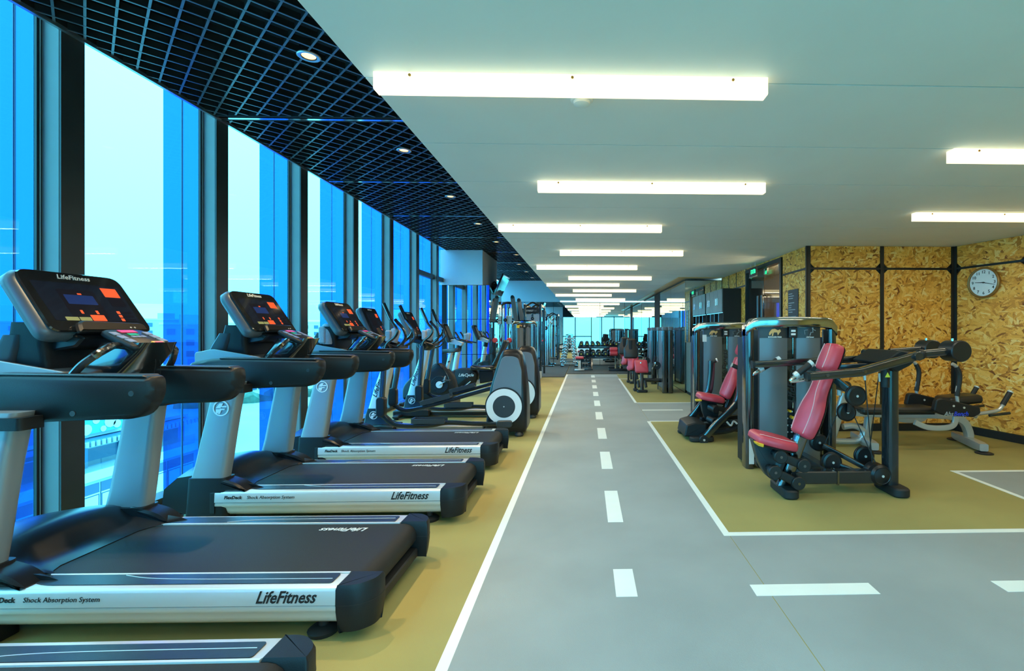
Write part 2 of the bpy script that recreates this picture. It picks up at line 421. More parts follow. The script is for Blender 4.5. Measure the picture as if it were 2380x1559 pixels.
# ---- white ceiling in cross panels with open joints
cl = struct('ceiling', MB().box(-1.0, 5.6, YB-0.1, YM+0.1, ZC+0.012, ZC+0.07), 'black_paint', label='white dropped ceiling in wide cross panels')
ys = [2.232+0.766*k for k in range(-6, 23)]
for a, b in zip(ys[:-1], ys[1:]):
    if a > YM: break
    a2, b2 = max(a, YB), min(b, YM)
    if b2-a2 > 0.05: obj('ceiling_panel', MB().box(-1.0, 5.45, a2+0.0045, b2-0.0045, ZC, ZC+0.0115), 'white_paint', cl, smooth=False)
obj('ceiling_fascia', MB().box(-1.0, -0.985, YB, YM, ZC+0.0118, 3.9), 'black_paint', cl, smooth=False)
# ---- black open-cell grid ceiling along the windows
gc = struct('ceiling_grid', MB().box(-3.6, -0.99, YB-0.1, YM+0.1, 3.85, 3.95), 'black_paint', label='black plenum above the diagonal open cell grid')
GP = 0.1855                       # pitch measured along x
gx0, gx1 = -3.30, -1.005
seams = [2.615+1.852*k for k in range(-3, 9)]
def diag(y0, y1, sgn):
    """clip the 45 degree slat lines to one panel"""
    out = []; lo, hi = (gx0-y1, gx1-y0) if sgn > 0 else (gx0+y0, gx1+y1)
    k = math.ceil(lo/GP)
    while k*GP < hi:
        c = k*GP                                    # sgn>0: x-y=c ; sgn<0: x+y=c
        if sgn > 0: xa, xb = max(gx0, c+y0), min(gx1, c+y1); seg = ((xa, xa-c), (xb, xb-c))
        else: xa, xb = max(gx0, c-y1), min(gx1, c-y0); seg = ((xa, c-xa), (xb, c-xb))
        if xb-xa > 0.04: out.append(seg)
        k += 1
    return out
def slat_mats(o):                                 # grey bottom flange, black web
    o.data.materials.append(MATS['black_paint'])
    o.data.polygons.foreach_set('material_index', [(i//6) % 2 for i in range(len(o.data.polygons))])
bounds = [YB]+[s for s in seams if YB < s < YM]+[YM]
for y0, y1 in zip(bounds[:-1], bounds[1:]):
    near = 0.6 < y0 < 9.0
    joined = MB()
    for sgn in (1, -1):
        for (xa, ya), (xb, yb) in diag(y0+0.05, y1-0.05, sgn):
            m_ = MB() if near else joined
            dz = 0.0 if sgn > 0 else 0.0012
            m_.bar((xa, ya, ZG+0.003+dz), (xb, yb, ZG+0.003+dz), 0.013, 0.004)
            m_.bar((xa, ya, ZG+0.026+dz), (xb, yb, ZG+0.026+dz), 0.006, 0.042)
            if near: slat_mats(obj('grid_slat', m_, 'grid_metal', gc, smooth=False))
    if not near: slat_mats(obj('grid_slats', joined, 'grid_metal', gc, smooth=False, kind='stuff'))
    eb = MB()
    for q in ((gx0, gx1, y0+0.03, y0+0.05), (gx0, gx1, y1-0.05, y1-0.03), (gx0-0.02, gx0, y0+0.03, y1-0.03), (gx1, gx1+0.01, y0+0.03, y1-0.03)):
        eb.box(q[0], q[1], q[2], q[3], ZG-0.002, ZG+0.05)
    obj('grid_edge', eb, 'black_paint', gc, smooth=False)
for s in seams:
    if YB < s < YM: obj('grid_seam', MB().box(gx0, gx1, s-0.016, s+0.016, ZG-0.006, ZG+0.004), 'chrome', gc, smooth=False)
# recessed downlights
dl0 = None
for k in range(-2, 9):
    y = 3.444+1.771*k
    if 11.4 < y < 13.5: x = -1.75
    else: x = -1.93
    t = thing('downlight', 'x', 'downlight', (x, y, ZG-0.004), 0, 'round downlights in the black grid ceiling')
    t['label'] = 'round recessed downlight in the black grid ceiling, %s' % (('behind the camera', 'just behind the camera', 'largest and nearest in view', 'second in view from the camera', 'third in view from the camera', 'fourth in view from the camera', 'fifth in view from the camera', 'sixth in view, beside the white bulkhead', 'seventh in view from the camera', 'eighth in view from the camera', 'farthest, by the far bulkhead')[k+2])
    if dl0 is None:
        r_ = MB().lathe((0, 0, 0), (0, 0, 1), [(0.050, -0.002), (0.068, -0.004), (0.075, 0.0), (0.075, 0.006), (0.048, 0.008), (0.044, 0.03)], 24, False).mesh('ring'); r_.materials.append(MATS['trim_metal'])
        g_ = MB().cyl((0, 0, 0.004), (0, 0, 0.012), 0.045, n=20).mesh('glow_disc'); g_.materials.append(MATS['downlight_glow'])
        h_ = MB().cyl((0, 0, 0.012), (0, 0, 0.1), 0.06, n=16).mesh('lamp_can'); h_.materials.append(MATS['black_plastic'])
        dl0 = (r_, g_, h_)
    for nm, me in zip(('trim_ring', 'glow_disc', 'lamp_can'), dl0): link(bpy.data.objects.new(nm, me), t)
    ld = bpy.data.lights.new('downlight_beam', 'SPOT'); ld.energy = 90; ld.color = (1.0, 0.72, 0.38); ld.spot_size = math.radians(75); ld.spot_blend = 0.6; ld.shadow_soft_size = 0.04
    lo = bpy.data.objects.new('downlight_beam', ld); link(lo, t); lo.location = (0, 0, -0.02)
# ---- window wall: posts, panes, outside glass fins
MY = [3.177+1.2955*k for k in range(-4, 13)]
wmesh = {}
def shared(key, f, m):
    if key not in wmesh:
        me = f().mesh(key); me.materials.append(MATS[m]); wmesh[key] = me
    return wmesh[key]
for i, y in enumerate(MY):
    if y > YM-0.3: break
    w = bpy.data.objects.new('window_%d' % (i+1), None); COL.objects.link(w); w.location = (0, y, 0); w['kind'] = 'structure'
    w['label'] = 'tall glass window bay with a grey post and an outside blue glass fin'
    def put(nm, f, m): return link(bpy.data.objects.new(nm, shared(nm, f, m)), w)
    put('window_post', lambda: MB().box(XW-0.125, XW-0.012, 0, 0.148, 0, 3.6), 'mullion_grey')
    put('post_shade_strip', lambda: MB().box(XW-0.0118, XW, 0.002, 0.148, 0, 3.6), 'mullion_dark')  # dark strip puts the backlit shade of the room side into colour
    put('gasket', lambda: MB().box(XW-0.135, XW-0.115, -0.030, -0.001, 0, 3.6), 'gasket')
    put('bead', lambda: MB().box(XW-0.131, XW-0.112, -0.014, -0.009, 0.03, 3.6), 'silver')
    put('pane', lambda: MB().box(XW-0.140, XW-0.128, 0.148, 1.2655, 0.02, 3.6), 'pane_glass')
    put('glass_fin', lambda: MB().box(-3.82, XW-0.16, 0.035, 0.047, -0.8, 4.2), 'fin_glass')
    put('fin_joint', lambda: MB().box(-3.66, -3.655, 0.033, 0.049, -0.8, 4.2), 'blue_out')
    put('sill', lambda: MB().box(XW-0.13, XW+0.01, 0.148, 1.2955, 0, 0.05), 'mullion_dark')
    if i in (9, 10):
        put('transom', lambda: MB().box(XW-0.12, XW-0.04, 0.148, 1.2655, 2.50, 2.60), 'mullion_dark')
struct('trim_1', MB().box(XW+0.002, XW+0.026, YB, YM, ZG-0.014, ZG+0.012), 'trim_metal', label='thin metal head trim over the windows')
struct('plenum_light_block', MB().box(XW+0.004, XW+0.02, YB, YM, ZG+0.0125, 3.85), 'black_paint', label='black plate added above the windows to keep light out of the plenum')  # added plate, blocks window light leaking in above the grid
# ---- mirrored column with white bulkhead
col = struct('wall_column', MB().box(-3.44, -2.325, 11.715, 13.4, 0.0, 2.449), 'black_paint', label='column clad in framed mirror panels beside the windows')
def mirror_tiles(parent, fixed, ax, rows, m='mirror'):
    for z0, z1, cuts in rows:
        for a, b in zip(cuts[:-1], cuts[1:]):
            q = MB()
            if ax == 'y': q.box(a+0.006, b-0.006, fixed-0.010, fixed-0.0005, z0+0.006, z1-0.006)
            elif ax == 'x+': q.box(fixed+0.0005, fixed+0.010, a+0.006, b-0.006, z0+0.006, z1-0.006)
            else: q.box(fixed-0.010, fixed-0.0005, a+0.006, b-0.006, z0+0.006, z1-0.006)
            obj('mirror_panel', q, m, parent, smooth=False)
mirror_tiles(col, 11.715, 'y', ((0, 0.79, (-3.32, -2.72, -2.325)), (0.79, 1.63, (-3.32, -2.85, -2.325)), (1.63, 2.449, (-3.32, -3.09, -2.58, -2.325))))
mirror_tiles(col, -2.325, 'x+', ((0, 0.79, (11.71, 12.3, 12.85, 13.4)), (0.79, 1.63, (11.71, 12.3, 12.85, 13.4)), (1.63, 2.449, (11.71, 12.3, 12.85, 13.4))))
struct('wall_bulkhead', MB().box(-3.44, -2.45, 11.6, 13.45, 2.45, ZG-0.004), 'bulkhead_paint', label='white bulkhead box over the mirrored column')
# ---- far mirror wall
fm = struct('wall_far', MB().box(-3.44, 2.17, YM, YM+0.1, 0, 2.46), 'black_paint', label='far wall of floor to ceiling mirror panels')
mirror_tiles(fm, YM, 'y', ((0.03, 2.452, (-3.40, -2.35, -1.25, 0.55, 1.50, 2.16)),))
struct('wall_far_bulkhead', MB().box(-3.44, -0.99, YM-0.12, YM+0.1, 2.461, ZG-0.004), 'bulkhead_paint', label='white bulkhead over the far mirror')
# ---- right mirrored block with copper head rail
rb = struct('wall_right_mirror', MB().box(2.17, 2.975, 10.54, YM, 0, 2.46), 'black_paint', label='mirror clad block along the right side')
mirror_tiles(rb, 10.54, 'y', ((0.01, 2.455, (2.165, 2.972)),), 'mirror_blue')
mirror_tiles(rb, 2.17, 'x', ((0.01, 2.455, (10.53, 12.3, 14.1)), (0.01, 2.455, (15.2, 17.0, 18.78))), 'mirror_blue')
obj('dark_panel', MB().box(2.155, 2.168, 14.11, 15.19, 0.0, 2.455), 'black_paint', rb, smooth=False)
struct('trim_2', MB().box(1.98, 2.97, 10.36, 10.525, ZC-0.016, ZC-0.002), 'copper', label='copper soffit strip over the mirror front')
struct('trim_3', MB().box(1.98, 2.15, 10.526, YM-0.02, ZC-0.016, ZC-0.002), 'copper', label='copper soffit strip along the mirror side')
# ---- OSB walls
BLK = 'black_plastic'
wr = struct('wall_osb_back', MB().box(2.985, 5.3, 6.50, 6.6, 0, ZC-0.001), 'black_paint', label='oriented strand board wall with black strips')
def chamf(x0, x1, z0, z1, c, corners):
    p = []
    for (x, z, key, d1, d2) in ((x0, z0, 'a', (0, 1), (1, 0)), (x1, z0, 'b', (-1, 0), (0, 1)), (x1, z1, 'c', (0, -1), (-1, 0)), (x0, z1, 'd', (1, 0), (0, -1))):
        if key in corners: p += [(x+d1[0]*c, z+d1[1]*c), (x+d2[0]*c, z+d2[1]*c)]
        else: p.append((x, z))
    return p
xs = [3.035, 4.005, 4.99]
for x0, x1 in ((3.035, 3.995), (4.045, 4.985)):
    obj('osb_panel', MB().prism(chamf(x0, x1, 0.10, 2.185, 0.06, 'cd'), 'y', 6.485, 6.4995), 'osb', wr, smooth=False)
    obj('osb_panel', MB().prism(chamf(x0, x1, 2.215, ZC-0.003, 0.06, 'ab'), 'y', 6.485, 6.4995), 'osb', wr, smooth=False)
for x in (3.01, 4.02, 5.005): obj('corner_strip', MB().box(x-0.024, x+0.024, 6.472, 6.4998, 0, ZC-0.003), BLK, wr, smooth=False)
obj('cross_strip', MB().box(2.99, 5.03, 6.4765, 6.4998, 2.188, 2.212), BLK, wr, smooth=False)
struct('baseboard_back', MB().box(2.99, 5.0, 6.462, 6.4845, 0.001, 0.098), BLK, label='black baseboard under the board wall')
# wall facing the track, with the door
X8 = 2.98
wl = struct('wall_osb_side', MB().box(X8+0.012, X8+0.1, 6.56, 7.28, 0, ZC-0.001), 'black_paint', label='board clad wall beside the door')
def side_panel(y0, y1, z0, z1): obj('osb_panel', MB().prism(rect(y0, y1, z0, z1), 'x', X8, X8+0.0115), 'osb', wl, smooth=False)
side_panel(6.50, 7.27, 0.10, 2.185); side_panel(6.50, 7.27, 2.215, ZC-0.003)
obj('cross_strip', MB().box(X8-0.006, X8+0.0115, 6.5, 7.28, 2.187, 2.213), BLK, wl, smooth=False)
obj('corner_strip', MB().box(X8-0.008, X8+0.0115, 6.472, 6.498, 0, ZC-0.003), BLK, wl, smooth=False)
obj('wall_core', MB().box(X8+0.012, X8+0.1, 8.95, 10.54, 0, ZC-0.001), 'black_paint', wl, smooth=False)
for y0, y1 in ((8.97, 9.52), (9.55, 10.02), (10.05, 10.52)):
    side_panel(y0, y1, 0.10, 2.185); side_panel(y0, y1, 2.215, ZC-0.003)
for y in (8.96, 9.535, 10.035): obj('corner_strip', MB().box(X8-0.006, X8+0.0115, y-0.012, y+0.012, 0, ZC-0.003), BLK, wl, smooth=False)
obj('cross_strip', MB().box(X8-0.006, X8+0.0115, 8.97, 10.53, 2.187, 2.213), BLK, wl, smooth=False)
obj('osb_panel', MB().box(X8, X8+0.06, 7.28, 8.95, 2.478, ZC-0.003), 'osb', wl, smooth=False)
# slanted right wall
SA, SB = Vector((5.03, 6.48, 0)), Vector((5.262, 5.62, 0))
sd = (SB-SA).normalized(); sn = sd.cross(Vector((0, 0, 1)))
if sn.x > 0: sn = -sn
ws = struct('wall_right', MB().plate(SA-sn*0.1, sd, (0, 0, 1), rect(0, 1.2, 0, ZC-0.001), 0.085 if sd.cross(Vector((0, 0, 1))).dot(sn) > 0 else -0.085, 0), 'black_paint', label='slanted oriented strand board wall carrying the clock')
U3 = Vector((0, 0, 1)); SG = 1 if sd.cross(U3).dot(sn) > 0 else -1
def sl(nm, poly, t0, t1, m): obj(nm, MB().plate(SA, sd, U3, poly, SG*t0, SG*t1), m, ws, smooth=False)
sl('osb_panel', chamf(0.03, 0.86, 0.10, 2.185, 0.06, 'cd'), -0.0148, 0.0, 'osb'); sl('osb_panel', chamf(0.03, 0.86, 2.215, ZC-0.003, 0.06, 'ab'), -0.0148, 0.0, 'osb')
sl('cross_strip', rect(0.0, 0.91, 2.187, 2.213), -0.0148, 0.008, BLK)
for s_ in (0.012, 0.885): sl('corner_strip', rect(s_-0.022, s_+0.022, 0, ZC-0.003), -0.0148, 0.012, BLK)
sl('osb_panel', rect(0.915, 0.96, 0.10, ZC-0.003), -0.0148, 0.0, 'osb'); sl('corner_strip', rect(0.965, 1.19, 0, ZC-0.003), -0.0148, 0.012, BLK)
struct('baseboard_right', MB().plate(SA, sd, U3, rect(0.02, 1.19, 0.001, 0.098), SG*0.0125, SG*0.03), BLK, label='black baseboard under the slanted wall')
struct('wall_right_side', MB().box(5.33, 5.45, YB, 5.32, 0, ZC-0.001), 'osb', label='board wall running on past the camera')
# ---- door
d1 = bpy.data.objects.new('door_1', None); COL.objects.link(d1); d1.location = (X8, 8.12, 0); d1['kind'] = 'structure'; d1['label'] = 'black framed double glass door in the board wall'
q = MB()
for y0, y1, z0, z1 in ((-0.83, -0.77, 0, 2.475), (0.77, 0.825, 0, 2.475), (-0.77, 0.77, 2.41, 2.475)): q.box(-0.02, 0.08, y0, y1, z0, z1)
obj('door_frame', q, BLK, d1, smooth=False)
mat('dark_glass', (0.02, 0.014, 0.01), 0.06, coat=0.5)
obj('door_leaf', MB().box(0.03, 0.042, 0.01, 0.765, 0.02, 2.40), 'dark_glass', d1, smooth=False)
lf = obj('door_leaf', MB().box(0.03, 0.042, -0.765, -0.01, 0.02, 2.40), 'clear_glass', d1, smooth=False)
for y in (-0.09, 0.09): obj('pull_handle', MB().tube([(0.03, y, 1.95), (-0.045, y, 1.95), (-0.045, y, 0.75), (0.03, y, 0.75)], 0.018, smooth=0), 'frame_black', d1)
for y in (-0.70, 0.70, -0.08): obj('patch_fitting', MB().box(0.02, 0.05, y-0.07, y+0.07, 2.30, 2.405), 'chrome', d1, smooth=False)
co = struct('wall_corridor', MB().box(3.9, 4.0, 6.61, 10.6, 0, 2.5), 'warm_wall', label='warm lit corridor wall behind the glass door')
obj('end_wall', MB().box(2.99, 3.9, 10.56, 10.62, 0, 2.5), 'warm_wall', co, smooth=False)
obj('corridor_door', MB().box(3.86, 3.898, 7.75, 8.15, 0, 2.45), 'wood_door', co, smooth=False)
cl_ = bpy.data.lights.new('corridor_light', 'POINT'); cl_.energy = 45; cl_.color = (1.0, 0.75, 0.45); cl_.shadow_soft_size = 0.15
clo = bpy.data.objects.new('corridor_light', cl_); COL.objects.link(clo); clo.location = (3.5, 7.6, 2.2)
# ---- back wall with the second row of windows (seen only in the mirrors)
wb = struct('wall_back', MB().box(-3.44, -1.87, YB-0.1, YB, 0, ZG), 'wall_grey', label='plain wall behind the camera')
obj('wall_core', MB().box(3.3, 5.45, YB-0.1, YB, 0, ZC+0.06), 'wall_grey', wb, smooth=False)
obj('wall_core', MB().box(-1.87, 3.3, YB-0.1, YB, 2.44, 3.85), 'black_paint', wb, smooth=False)
wn = bpy.data.objects.new('window_20', None); COL.objects.link(wn); wn.location = (0, YB, 0); wn['kind'] = 'structure'; wn['label'] = 'dark framed window wall behind the camera'
xs = (-1.87, -0.86, 0.45, 1.28, 2.3, 3.3)
for a, b in zip(xs[:-1], xs[1:]): obj('pane', MB().box(a+0.03, b-0.03, -0.04, -0.03, 0, 2.44), 'pane_glass', wn, smooth=False)
for x in xs: obj('frame_bar', MB().box(x-0.04, x+0.04, -0.07, 0.0, 0, 2.44), 'mullion_dark', wn, smooth=False)
for a, b in ((-1.87, -0.86), (-0.86, 0.45)): obj('frame_bar', MB().box(a+0.04, b-0.04, -0.065, -0.005, 0.84, 0.92), 'mullion_dark', wn, smooth=False)
struct('wall_back_curtain', MB().rings([[(-3.3+0.012*k, YB+0.06+0.03*math.sin(k*0.75), z) for k in range(120)] for z in (0.03, 2.40)], False, False, False), 'curtain', label='pale pleated curtain behind the camera')

# ---- linear ceiling lamps
LAMPS = [(-0.94, 2.21, 'long slim ceiling lamp nearest the camera, left end by the grid edge'),
 (-0.37, 3.76, 'long slim ceiling lamp, second along the track from the camera'),
 (2.315, 3.02, 'long slim ceiling lamp cut by the right photo edge, the nearer one'),
 (3.20, 4.65, 'long slim ceiling lamp cut by the right photo edge, near the board walls'),
 (-0.94, 5.28, 'long slim ceiling lamp, third along the track from the camera'),
 (-0.37, 6.95, 'long slim ceiling lamp, fourth along the track from the camera'),
 (-0.86, 8.55, 'long slim ceiling lamp, fifth along the track from the camera'),
 (-0.37, 10.31, 'long slim ceiling lamp, sixth along the track from the camera'),
 (-0.95, 11.83, 'long slim ceiling lamp, seventh along the track from the camera'),
 (-0.36, 13.55, 'long slim ceiling lamp, eighth along the track from the camera'),
 (-0.95, 15.3, 'long slim ceiling lamp, ninth along the track from the camera'),
 (-0.36, 17.35, 'long slim ceiling lamp nearest the far mirror wall'),
 (-0.37, 0.63, 'long slim ceiling lamp above the camera, out of the photo'),
 (-0.94, -0.95, 'long slim ceiling lamp behind the camera, out of the photo'),
 (2.9, 0.2, 'long slim ceiling lamp behind the right edge of the photo')]
lb = MB().prism(rpoly([(-0.0335, -0.0755), (0.0335, -0.0755), (0.0335, 0), (-0.0335, 0)], [0.006, 0.006, 0, 0]), 'x', 0, 1.765).mesh('lamp_diffuser'); lb.materials.append(MATS['lamp_diffuser'])
sc_ = MB().cyl((0, -0.0335, -0.014), (0, -0.038, -0.014), 0.0065, n=10).mesh('screw'); sc_.materials.append(MATS['brass'])
for x, y, lab in LAMPS:
    t = thing('ceiling_lamp', lab, 'lamp', (x, y, ZC-0.0005), 0, 'long slim ceiling lamps')
    link(bpy.data.objects.new('diffuser', lb), t)
    al = bpy.data.lights.new('lamp_light', 'AREA'); al.shape = 'RECTANGLE'; al.size = 1.74; al.size_y = 0.06; al.energy = 7.5; al.color = (1.0, 0.88, 0.62)
    ao = bpy.data.objects.new('lamp_light', al); link(ao, t); ao.location = (0.88, 0, -0.078)
    for sx in (0.16, 0.88, 1.605):
        s_ = link(bpy.data.objects.new('screw', sc_), t); s_.location = (sx, 0, 0)
for i, (x, y, lab) in enumerate(((-0.02, 2.40, 'small white smoke detector behind the nearest ceiling lamp'), (0.12, 10.9, 'small white smoke detector between far ceiling lamps'))):
    t = thing('smoke_detector', lab, 'detector', (x, y, ZC-0.0005), 0)
    obj('base', MB().lathe((0, 0, 0), (0, 0, -1), [(0.055, 0.0), (0.055, 0.012), (0.05, 0.016)], 20), 'white_paint', t)
    obj('dome', MB().lathe((0, 0, 0), (0, 0, -1), [(0.042, 0.016), (0.040, 0.03), (0.02, 0.038)], 20), 'white_paint', t)
# ================================================================== TREADMILLS
def rings_x(stations):                       # loft of (x, [(y, z)...]) sections
    return [[(x, y, z) for y, z in sec] for x, sec in stations]
LOGO_SH = 0.32
def badge(parent, c, r, u, rad, m='print_white', ringname='badge'):
    """round outline badge with a lightning stroke"""
    c, r, u = Vector(c), Vector(r).normalized(), Vector(u).normalized(); nn = r.cross(u)
    b = MB().annulus(c, nn, rad, rad*0.84, 0.003, 28)
    for poly in ([(-0.15, 0.62), (0.30, 0.62), (-0.05, 0.02), (-0.62, 0.02)], [(-0.60, -0.12), (-0.02, -0.12), (-0.45, -0.70), (-0.62, -0.55)], [(0.10, 0.30), (0.74, 0.30), (0.72, 0.12), (0.0, 0.12)], [(-0.10, -0.05), (0.52, -0.05), (0.45, -0.22), (-0.2, -0.22)], [(-0.10, -0.05), (0.15, -0.05), (-0.15, -0.75), (-0.35, -0.68)]):
        b.plate(c, r, u, [(x*rad, y*rad) for x, y in poly], 0.0, 0.003)
    return obj(ringname, b, m, parent)
def build_treadmill(label, loc, rz):
    T = thing('treadmill', label, 'treadmill', loc, rz, 'treadmills facing the windows')
    Yv, Xv, Zv = Vector((0, 1, 0)), Vector((1, 0, 0)), Vector((0, 0, 1))
    # base frame, feet
    obj('deck_frame', MB().box(-1.90, 0.06, -0.30, 0.30, 0.05, 0.20, 0.02), 'black_plastic', T)
    for sx in (-1.55, -0.10):
        for sy in (-0.33, 0.33): obj('levelling_foot', MB().lathe((sx, sy, 0), (0, 0, 1), [(0.062, 0.001), (0.066, 0.018), (0.05, 0.03), (0.02, 0.036), (0.02, 0.09)], 18), 'rubber_black', T)
    for s in (-1, 1):
        # aluminium side rail: upper face, groove, rolled lower face
        up = [(s*0.30, 0.246), (s*0.405, 0.246), (s*0.418, 0.240), (s*0.422, 0.228), (s*0.424, 0.170), (s*0.30, 0.170)]
        o = MB().rings(rings_x([(-1.545, up), (0.0, up)])); sr = obj('side_rail', o, 'silver', T, ang=50)
        lo = [(s*0.30, 0.166), (s*0.420, 0.166), (s*0.422, 0.150), (s*0.416, 0.138), (s*0.408, 0.128), (s*0.405, 0.112), (s*0.398, 0.092), (s*0.380, 0.076), (s*0.30, 0.074)]
        obj('lower_rail', MB().rings(rings_x([(-1.545, lo), (0.012, lo)])), 'silver', T, ang=60)
        obj('rail_groove', MB().box(-1.545, 0.0, min(s*0.31, s*0.416), max(s*0.31, s*0.416), 0.1662, 0.1698), 'rubber_black', T, smooth=False)
        # step plate with its pale surround and swoosh
        pl = rpoly([(-1.46, s*0.30), (-1.30, s*0.385), (-0.035, s*0.385), (-0.035, s*0.30)], [0.03, 0.06, 0.015, 0.015])
        fp = obj('foot_plate', MB().prism(pl, 'z', 0.2464, 0.2500), 'step_plate', T)
        obj('plate_crease', MB().tube([(-1.0, s*0.305, 0.2502), (-0.86, s*0.335, 0.2502), (-0.6, s*0.347, 0.2502), (-0.05, s*0.350, 0.2502)], 0.0016, 6), 'silver', fp)
        obj('belt_edge_strip', MB().box(-1.45, 0.0, min(s*0.284, s*0.296), max(s*0.284, s*0.296), 0.235, 0.2495), 'light_line', T, smooth=False)
        # rear end cap, wrapped round the corner
        pc = rpoly([(0.0, s*0.284), (0.0, s*0.424), (0.085, s*0.424), (0.155, s*0.36), (0.160, s*0.284)], [0, 0.004, 0.05, 0.04, 0.01])
        pb = inset(pc, 0.008); pu = inset(pc, 0.016)
        obj('rear_cap', MB().rings([[(x, y, z) for x, y in ring] for ring, z in ((pu, 0.045), (pb, 0.08), (pc, 0.14), (pc, 0.235), (pb, 0.253))]), 'soft_black', T)
        obj('cap_seam', MB().prism(inset(pc, -0.0012), 'z', 0.1655, 0.1695), 'rubber_black', T)
        # front cap of the rail
        pf = rpoly([(-1.545, s*0.30), (-1.545, s*0.424), (-1.585, s*0.42), (-1.61, s*0.39), (-1.61, s*0.30)], [0, 0, 0.02, 0.02, 0])
        obj('front_cap', MB().prism(pf, 'z', 0.085, 0.248, 0.012), 'soft_black', T)
    # running belt over the rear roller
    prof = [(-1.62, 0.238), (-1.4, 0.243), (0.03, 0.243)]+[(0.03+0.068*math.sin(a), 0.175+0.068*math.cos(a)) for a in [PI*k/8 for k in range(1, 9)]]+[(-1.62, 0.107)]
    bt = obj('running_belt', MB().prism(prof, 'y', -0.2825, 0.2825), 'belt', T)
    lettering(bt, 'LifeFitness', 0.062, (-0.28, 0.205, 0.2432), -Xv, -Yv, 'print_white', LOGO_SH, 'belt_lettering', 0.0007)
    obj('rear_guard', MB().box(0.01, 0.105, -0.284, 0.284, 0.052, 0.105, 0.01), 'rubber_black', T)
    # moulded motor hood
    st = []
    N = 14
    for k in range(N+1):
        y = -0.345+0.69*k/N; e = abs(y)/0.345; ed = max(0, (e-0.55)/0.45)**2
        crest = 0.395-0.055*e*e
        x0 = -1.41+0.16*ed                           # foot of the sweep on the belt
        st.append((y, [(x0, 0.247), (x0-0.05, 0.252+0.014*ed), (x0-0.12, 0.278), (-1.56, crest-0.055), (-1.62, crest-0.008), (-1.66, crest), (-1.72, crest+0.002), (-1.86, crest-0.02), (-1.95, crest-0.10), (-1.97, 0.07), (-1.6, 0.06), (x0-0.02, 0.10)]))
    obj('motor_hood', MB().rings([[(x, y, z) for x, z in sec] for y, sec in st]), 'hood_black', T, ang=60)
    for s in (-1, 1):
        sp = rpoly([(-1.50, 0.245), (-1.33, 0.245), (-1.40, 0.30), (-1.56, 0.345), (-1.60, 0.30)], [0.01, 0.01, 0.05, 0.03, 0.02])
        obj('hood_wing', MB().prism(sp, 'y', s*0.30, s*0.418, 0.012), 'hood_black', T)
        # boot and upright
        obj('upright_boot', MB().rings([[(x, y, z) for x, y in rect(a, b, min(s*0.30, s*0.419), max(s*0.30, s*0.419), 0.03)] for a, b, z in ((-1.76, -1.465, 0.005), (-1.745, -1.475, 0.2), (-1.735, -1.48, 0.335))]), 'soft_black', T)
        secs = []
        for z, a, b, yo in ((0.336, -1.725, -1.490, 0.0), (0.45, -1.695, -1.472, 0.004), (0.60, -1.665, -1.452, 0.010), (0.78, -1.625, -1.428, 0.020), (0.95, -1.59, -1.40, 0.032), (1.00, -1.58, -1.39, 0.036)):
            i0, i1 = s*(0.318-yo*0.5), s*(0.410-yo*0.5)
            secs.append([(x, y, z) for x, y in rect(a, b, min(i0, i1), max(i0, i1), 0.035, 4)])
        u_ = obj('upright', MB().rings(secs), 'silver_paint', T)
        if s < 0: badge(u_, (-1.515, -0.4015, 0.82), Xv, Zv, 0.055)
        obj('upright_collar', MB().rings([[(x, y, z) for x, y in rect(-1.61, -1.36, min(s*0.30, s*0.405), max(s*0.30, s*0.405), 0.02)] for z in (0.925, 0.98)]), 'soft_black', T)
        # side arm
        arm = rpoly([(-0.89, 1.152), (-0.882, 1.065), (-0.945, 0.957), (-1.30, 0.948), (-1.72, 0.922), (-1.84, 1.02), (-1.82, 1.13), (-1.62, 1.165)], [0.03, 0.05, 0.07, 0.1, 0.04, 0.05, 0.05, 0.1], 5)
        a_ = obj('side_arm', MB().prism(arm, 'y', s*0.262-0.052, s*0.262+0.052, 0.022), 'soft_black', T, ang=45)
        obj('arm_top_pad', MB().prism(rpoly([(-0.915, 1.146), (-1.60, 1.156), (-1.60, 1.166), (-0.93, 1.158)], 0.003), 'y', s*0.262-0.042, s*0.262+0.042, 0.004), 'charcoal', a_)
        for px_, pz_ in ((-0.97, 1.075), (-1.23, 0.985), (-1.52, 0.968)):
            obj('arm_plug', MB().cyl((px_, s*0.313, pz_), (px_, s*0.3165, pz_), 0.0125, n=14), 'charcoal', a_)
    # dashboard tray with cup wells
    tr = obj('dash_tray', MB().prism(rpoly([(-1.80, 1.07), (-1.38, 1.07), (-1.38, 1.145), (-1.50, 1.175), (-1.76, 1.215), (-1.84, 1.16)], 0.02), 'y', -0.212, 0.212, 0.01), 'silver_paint', T)
    for s in (-1, 1):
        obj('cup_well', MB().prism(rpoly([(-1.72, 1.208), (-1.53, 1.178), (-1.53, 1.190), (-1.72, 1.220)], 0.004), 'y', s*0.145-0.05, s*0.145+0.05), 'rubber_black', tr)
        obj('tray_shoulder', MB().prism(rpoly([(-1.83, 1.10), (-1.30, 1.12), (-1.36, 1.165), (-1.70, 1.225), (-1.83, 1.20)], 0.02), 'y', s*0.222-0.008, s*0.222+0.008, 0.003), 'silver_paint', tr)
    # neck and console
    o = Vector((-1.39, 0, 1.350)); r = Yv; u = Vector((-0.55, 0, 0.835)).normalized(); nn = r.cross(u)
    obj('console_neck', MB().rings([[(x, y, z) for x, y in rect(a, b, -w, w, 0.03)] for z, a, b, w in ((1.14, -1.74, -1.50, 0.17), (1.28, -1.68, -1.50, 0.19), (1.40, -1.63, -1.48, 0.22))]), 'soft_black', T)
